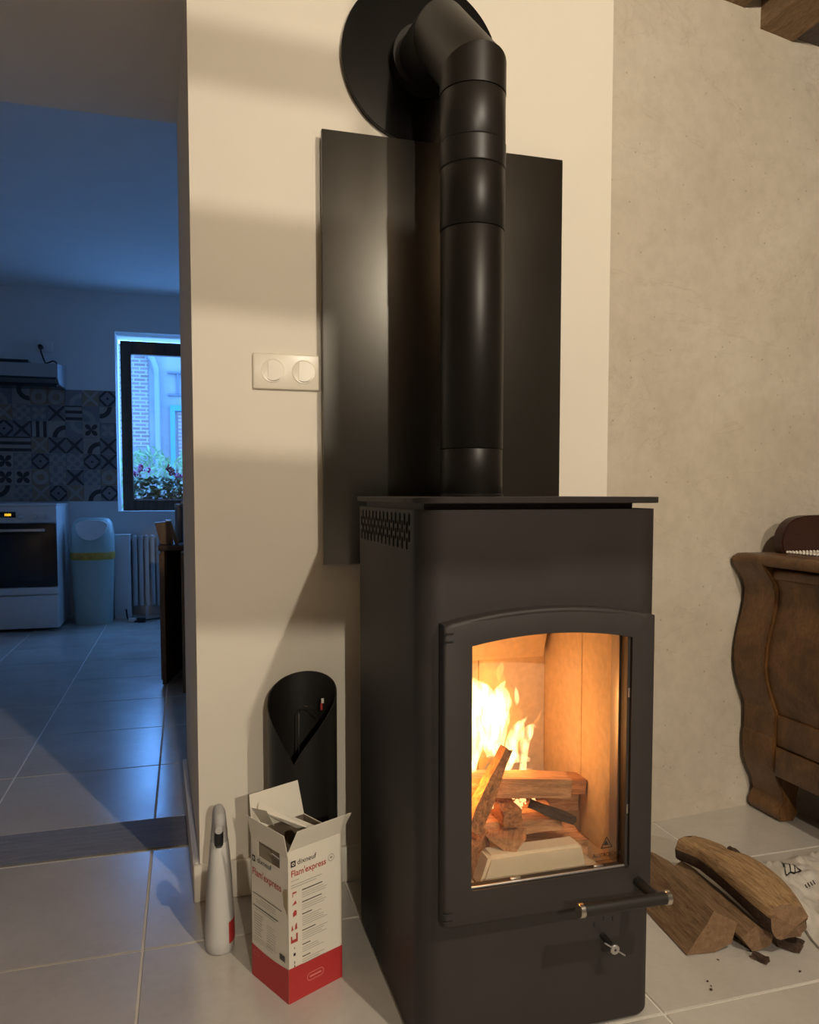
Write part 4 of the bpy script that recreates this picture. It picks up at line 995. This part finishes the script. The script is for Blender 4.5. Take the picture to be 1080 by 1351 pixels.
def lid(bm):
    n = 20; pts = [(bx_ + .105 * math.cos(R(a)), .708 + (.105 if math.sin(R(a)) < 0 else .034) * math.sin(R(a))) for a in range(0, 360, 15)]
    a, b = prism(bm, pts, 1, 0, 1)
    for v in a + b:
        dy = 0.0
        k = min(1, max(0, (v.co.z - .59) / .15)); y = 5.838 + k * .075 + .05 * ((v.co.x - bx_) / .105) ** 2
        v.co.y = y - (.034 if v.co.y < .5 else -.03)
part('bin_lid', M['binlid'], BN, lid, 50, 'white swing flap of the bin')
WB = thing('white_pedestal', 'narrow white box unit standing between bin and radiator', 'cabinet', (-.45, 6.1, 0))
bbox('pedestal_body', M['enamel'], WB, (-.512, 6.09, 0), (-.397, 6.262, .618), .004)
bbox('pedestal_top', M['enamel'], WB, (-.515, 6.086, .618), (-.394, 6.262, .626), .002)
RD = thing('radiator', 'white ribbed radiator under the kitchen window', 'radiator', (.0, 6.2, 0))
for k in range(16): bbox('rib', M['radiator'], RD, (-.385 + k * .042, 6.165, .08), (-.350 + k * .042, 6.25, .615), .012)
bbox('header_pipe', M['radiator'], RD, (-.385, 6.19, .56), (.28, 6.225, .585)); bbox('header_pipe', M['radiator'], RD, (-.385, 6.19, .11), (.28, 6.225, .135))
for x in (-.30, .20): bbox('foot', M['radiator'], RD, (x, 6.18, 0), (x + .02, 6.24, .10))
CC = thing('floor_cable', 'black cable and white plug lying on the kitchen floor', 'cable', (-.34, 5.93, 0))
part('cable', M['blackplastic'], CC, lambda bm: tube(bm, [(-.43, 6.08, .07), (-.42, 6.02, .02), (-.40, 5.95, .007), (-.36, 5.90, .007), (-.31, 5.93, .007), (-.25, 5.99, .007), (-.15, 6.05, .007)], .006, 8), 50)
bbox('plug', M['enamel'], CC, (-.405, 5.90, .0), (-.355, 5.935, .03), .006); bbox('adapter', M['blackplastic'], CC, (-.345, 5.88, 0), (-.285, 5.925, .035), .006)
# things on the right of the kitchen doorway
TB = thing('wooden_console', 'dark brown wooden console with hanging leaf just inside the kitchen', 'console', (.05, 4.1, 0))
def leafp(bm):
    a, b = Vector((-.117, 3.895, 0)), Vector((-.030, 4.300, 0)); d = (b - a).normalized(); n = Vector((d.y, -d.x, 0)) * .018
    pts = [a, b, b + n, a + n]
    prism(bm, [(p.x, p.y) for p in pts], 2, .006, .655)
part('hanging_leaf', M['kwood'], TB, leafp)
def leafbat(bm):
    a, b = Vector((-.117, 3.895, 0)), Vector((-.030, 4.300, 0)); d = (b - a).normalized(); n = Vector((-d.y, d.x, 0))
    for t0, t1 in ((.0, .05), (.13, .17), (.36, .405)):
        p, q = a + d * t0, a + d * t1; prism(bm, [(v.x, v.y) for v in (p, q, q + n * .006, p + n * .006)], 2, .03, .64)
part('leaf_batten', M['kwood'], TB, leafbat)
bbox('console_body', M['kwood'], TB, (-.022, 3.72, .0), (.40, 4.75, .655), .004)
bbox('console_top', M['winwood'], TB, (-.125, 3.86, .656), (.42, 4.80, .682), .003)
KB = thing('knife_block', 'slanted light wooden knife block on the console', 'knife block', (-.10, 4.0, .682))
part('block_body', M['cwood'], KB, lambda bm: prism(bm, [(-.118, .683), (-.058, .683), (-.078, .792), (-.142, .785)], 1, 3.95, 4.07), 30)
part('knife_handle', M['cwood'], KB, lambda bm: prism(bm, [(-.050, .684), (-.030, .684), (-.068, .796), (-.090, .792)], 1, 3.93, 3.97), 30)
bbox('knife_cap', M['chrome'], KB, (-.094, 3.928, .792), (-.066, 3.972, .800), .001)
CN = thing('steel_canister', 'small steel canister standing on the console', 'canister', (-.03, 4.15, .682))
part('can_body', M['greysteel'], CN, lambda bm: cyl(bm, (-.030, 4.15, .6825), (-.030, 4.15, .86), .020, 20, None, .002), 40)
part('can_lid', M['chrome'], CN, lambda bm: cyl(bm, (-.030, 4.15, .86), (-.030, 4.15, .875), .022, 20, None, .002), 40)
BA = thing('black_appliance', 'tall narrow black appliance at the edge of the kitchen doorway', 'appliance', (.06, 4.05, .682))
bbox('appliance_body', M['blackplastic'], BA, (-.006, 3.98, .890), (.12, 4.20, 1.248), .006)
bbox('appliance_stand', M['greysteel'], BA, (.0, 4.0, .6825), (.11, 4.18, .890), .004)
bbox('appliance_trim', M['chrome'], BA, (-.020, 3.985, .876), (.01, 4.02, .890), .002)

# ------------------------------------------------------------------ OUTSIDE THE WINDOW
S('ground_street', (-9, 6.63, -.15), (9, 19.0, -.05), M['street'], 'street paving outside the kitchen window', 'ground')
FC = thing('facade', 'pale rendered house front with brick strip seen through the window', 'building', (-.5, 19.0, 0))
FY = 18.9
bbox('wall', M['facade'], FC, (-.765, FY, -.1), (8, FY + .5, 4.32))
bbox('brick_wall', M['brick'], FC, (-8, FY - .02, 2.0), (-.765, FY + .5, 4.32))
bbox('stone_base', M['stonesill'], FC, (-8, FY - .05, -.1), (-.765, FY + .5, 2.0))
bbox('window_frame', M['bluepaint'], FC, (-.297, FY - .1, 1.06), (-.189, FY, 2.97)); bbox('window_frame', M['bluepaint'], FC, (-.189, FY - .1, 2.84), (.9, FY, 2.97))
bbox('shutter', M['brick'], FC, (-.122, FY - .05, 1.06), (.72, FY, 2.81))
for z in (3.715, 3.21): bbox('wall_anchor', M['iron'], FC, (-.333, FY - .07, z - .022), (.108, FY, z + .022))
bbox('wall_anchor', M['iron'], FC, (-.135, FY - .07, 3.22), (-.09, FY, 3.70))
part('drainpipe', M['drain'], FC, lambda bm: tube(bm, [(-.90, FY - .16, 4.21), (-.774, FY - .16, 4.12), (-.657, FY - .16, 3.98), (-.585, FY - .16, 3.76), (-.567, FY - .16, 3.49), (-.572, FY - .16, 1.0), (-.572, FY - .16, -.05)], .070, 12), 50)
# flower box
PLN = thing('geranium_box', 'window box of pink geraniums outside the kitchen window', 'flower box', (-.15, 6.70, .75))
bbox('planter', M['soil'], PLN, (-.45, 6.645, .72), (.45, 6.83, .89), .006)
rr = random.Random(11)
def leaves(bm):
    for k in range(420):
        x, y, z = rr.uniform(-.44, .42), rr.uniform(6.62, 6.82), rr.uniform(.89, 1.06)
        s = rr.uniform(.018, .036); mt = Matrix.Translation((x, y, z)) @ Matrix.Rotation(rr.uniform(-.9, .9), 4, 'X') @ Matrix.Rotation(rr.uniform(-.9, .9), 4, 'Y') @ Matrix.Rotation(rr.uniform(0, 6), 4, 'Z')
        vs_ = [bm.verts.new(mt @ Vector((s * math.cos(a), s * .85 * math.sin(a), .25 * s * math.cos(2 * a)))) for a in [i * math.pi / 3 for i in range(6)]]
        bm.faces.new(vs_)
part('foliage', M['leaf'], PLN, leaves)['kind'] = 'stuff'
for x, z, m in ((-.375, 1.10, 'petal'), (-.345, 1.14, 'petal'), (-.285, 1.12, 'petal'), (-.40, 1.08, 'petal'), (-.12, 1.135, 'petal2'), (-.095, 1.10, 'petal2'), (-.055, 1.075, 'petal'), (-.02, 1.06, 'petal'), (.08, 1.10, 'petal'), (.2, 1.12, 'petal'), (.3, 1.09, 'petal')):
    def bloom(bm):
        for k in range(26):
            p = Vector((x, 6.67, z)) + Vector((rr.gauss(0, 1), rr.gauss(0, 1), rr.gauss(0, 1))).normalized() * .027 * rr.uniform(.6, 1)
            s = .011; mt = Matrix.Translation(p) @ Matrix.Rotation(rr.uniform(0, 3), 4, 'X') @ Matrix.Rotation(rr.uniform(0, 3), 4, 'Y')
            bm.faces.new([bm.verts.new(mt @ Vector((s * math.cos(a), s * math.sin(a), 0))) for a in [i * math.pi * .4 for i in range(5)]])
    part('bloom', M[m], PLN, bloom)
SH = thing('garden_shrub', 'pale green leafy shrub growing before the house front', 'shrub', (-.2, 9.2, -.05))
def shr(bm):
    for k in range(900):
        x = rr.uniform(-1.1, .6); zt = 1.40 + .18 * mnoise.noise(Vector((x * 4, 0, 0)))
        z = zt - abs(rr.gauss(0, .30)); y = rr.uniform(8.9, 9.5); s = rr.uniform(.03, .07)
        mt = Matrix.Translation((x, y, z)) @ Matrix.Rotation(rr.uniform(-1, 1), 4, 'X') @ Matrix.Rotation(rr.uniform(-1.2, 1.2), 4, 'Y')
        bm.faces.new([bm.verts.new(mt @ Vector(p)) for p in ((0, 0, -s), (s * .22, 0, 0), (0, 0, s), (-s * .22, 0, 0))])
part('foliage', M['leaf2'], SH, shr)['kind'] = 'stuff'
part('stem', M['bark'], SH, lambda bm: [tube(bm, [(x, 9.2, -.05), (x + .05, 9.2, .6), (x + .02, 9.2, 1.2)], .015, 6) for x in (-.9, -.5, -.1, .3)])
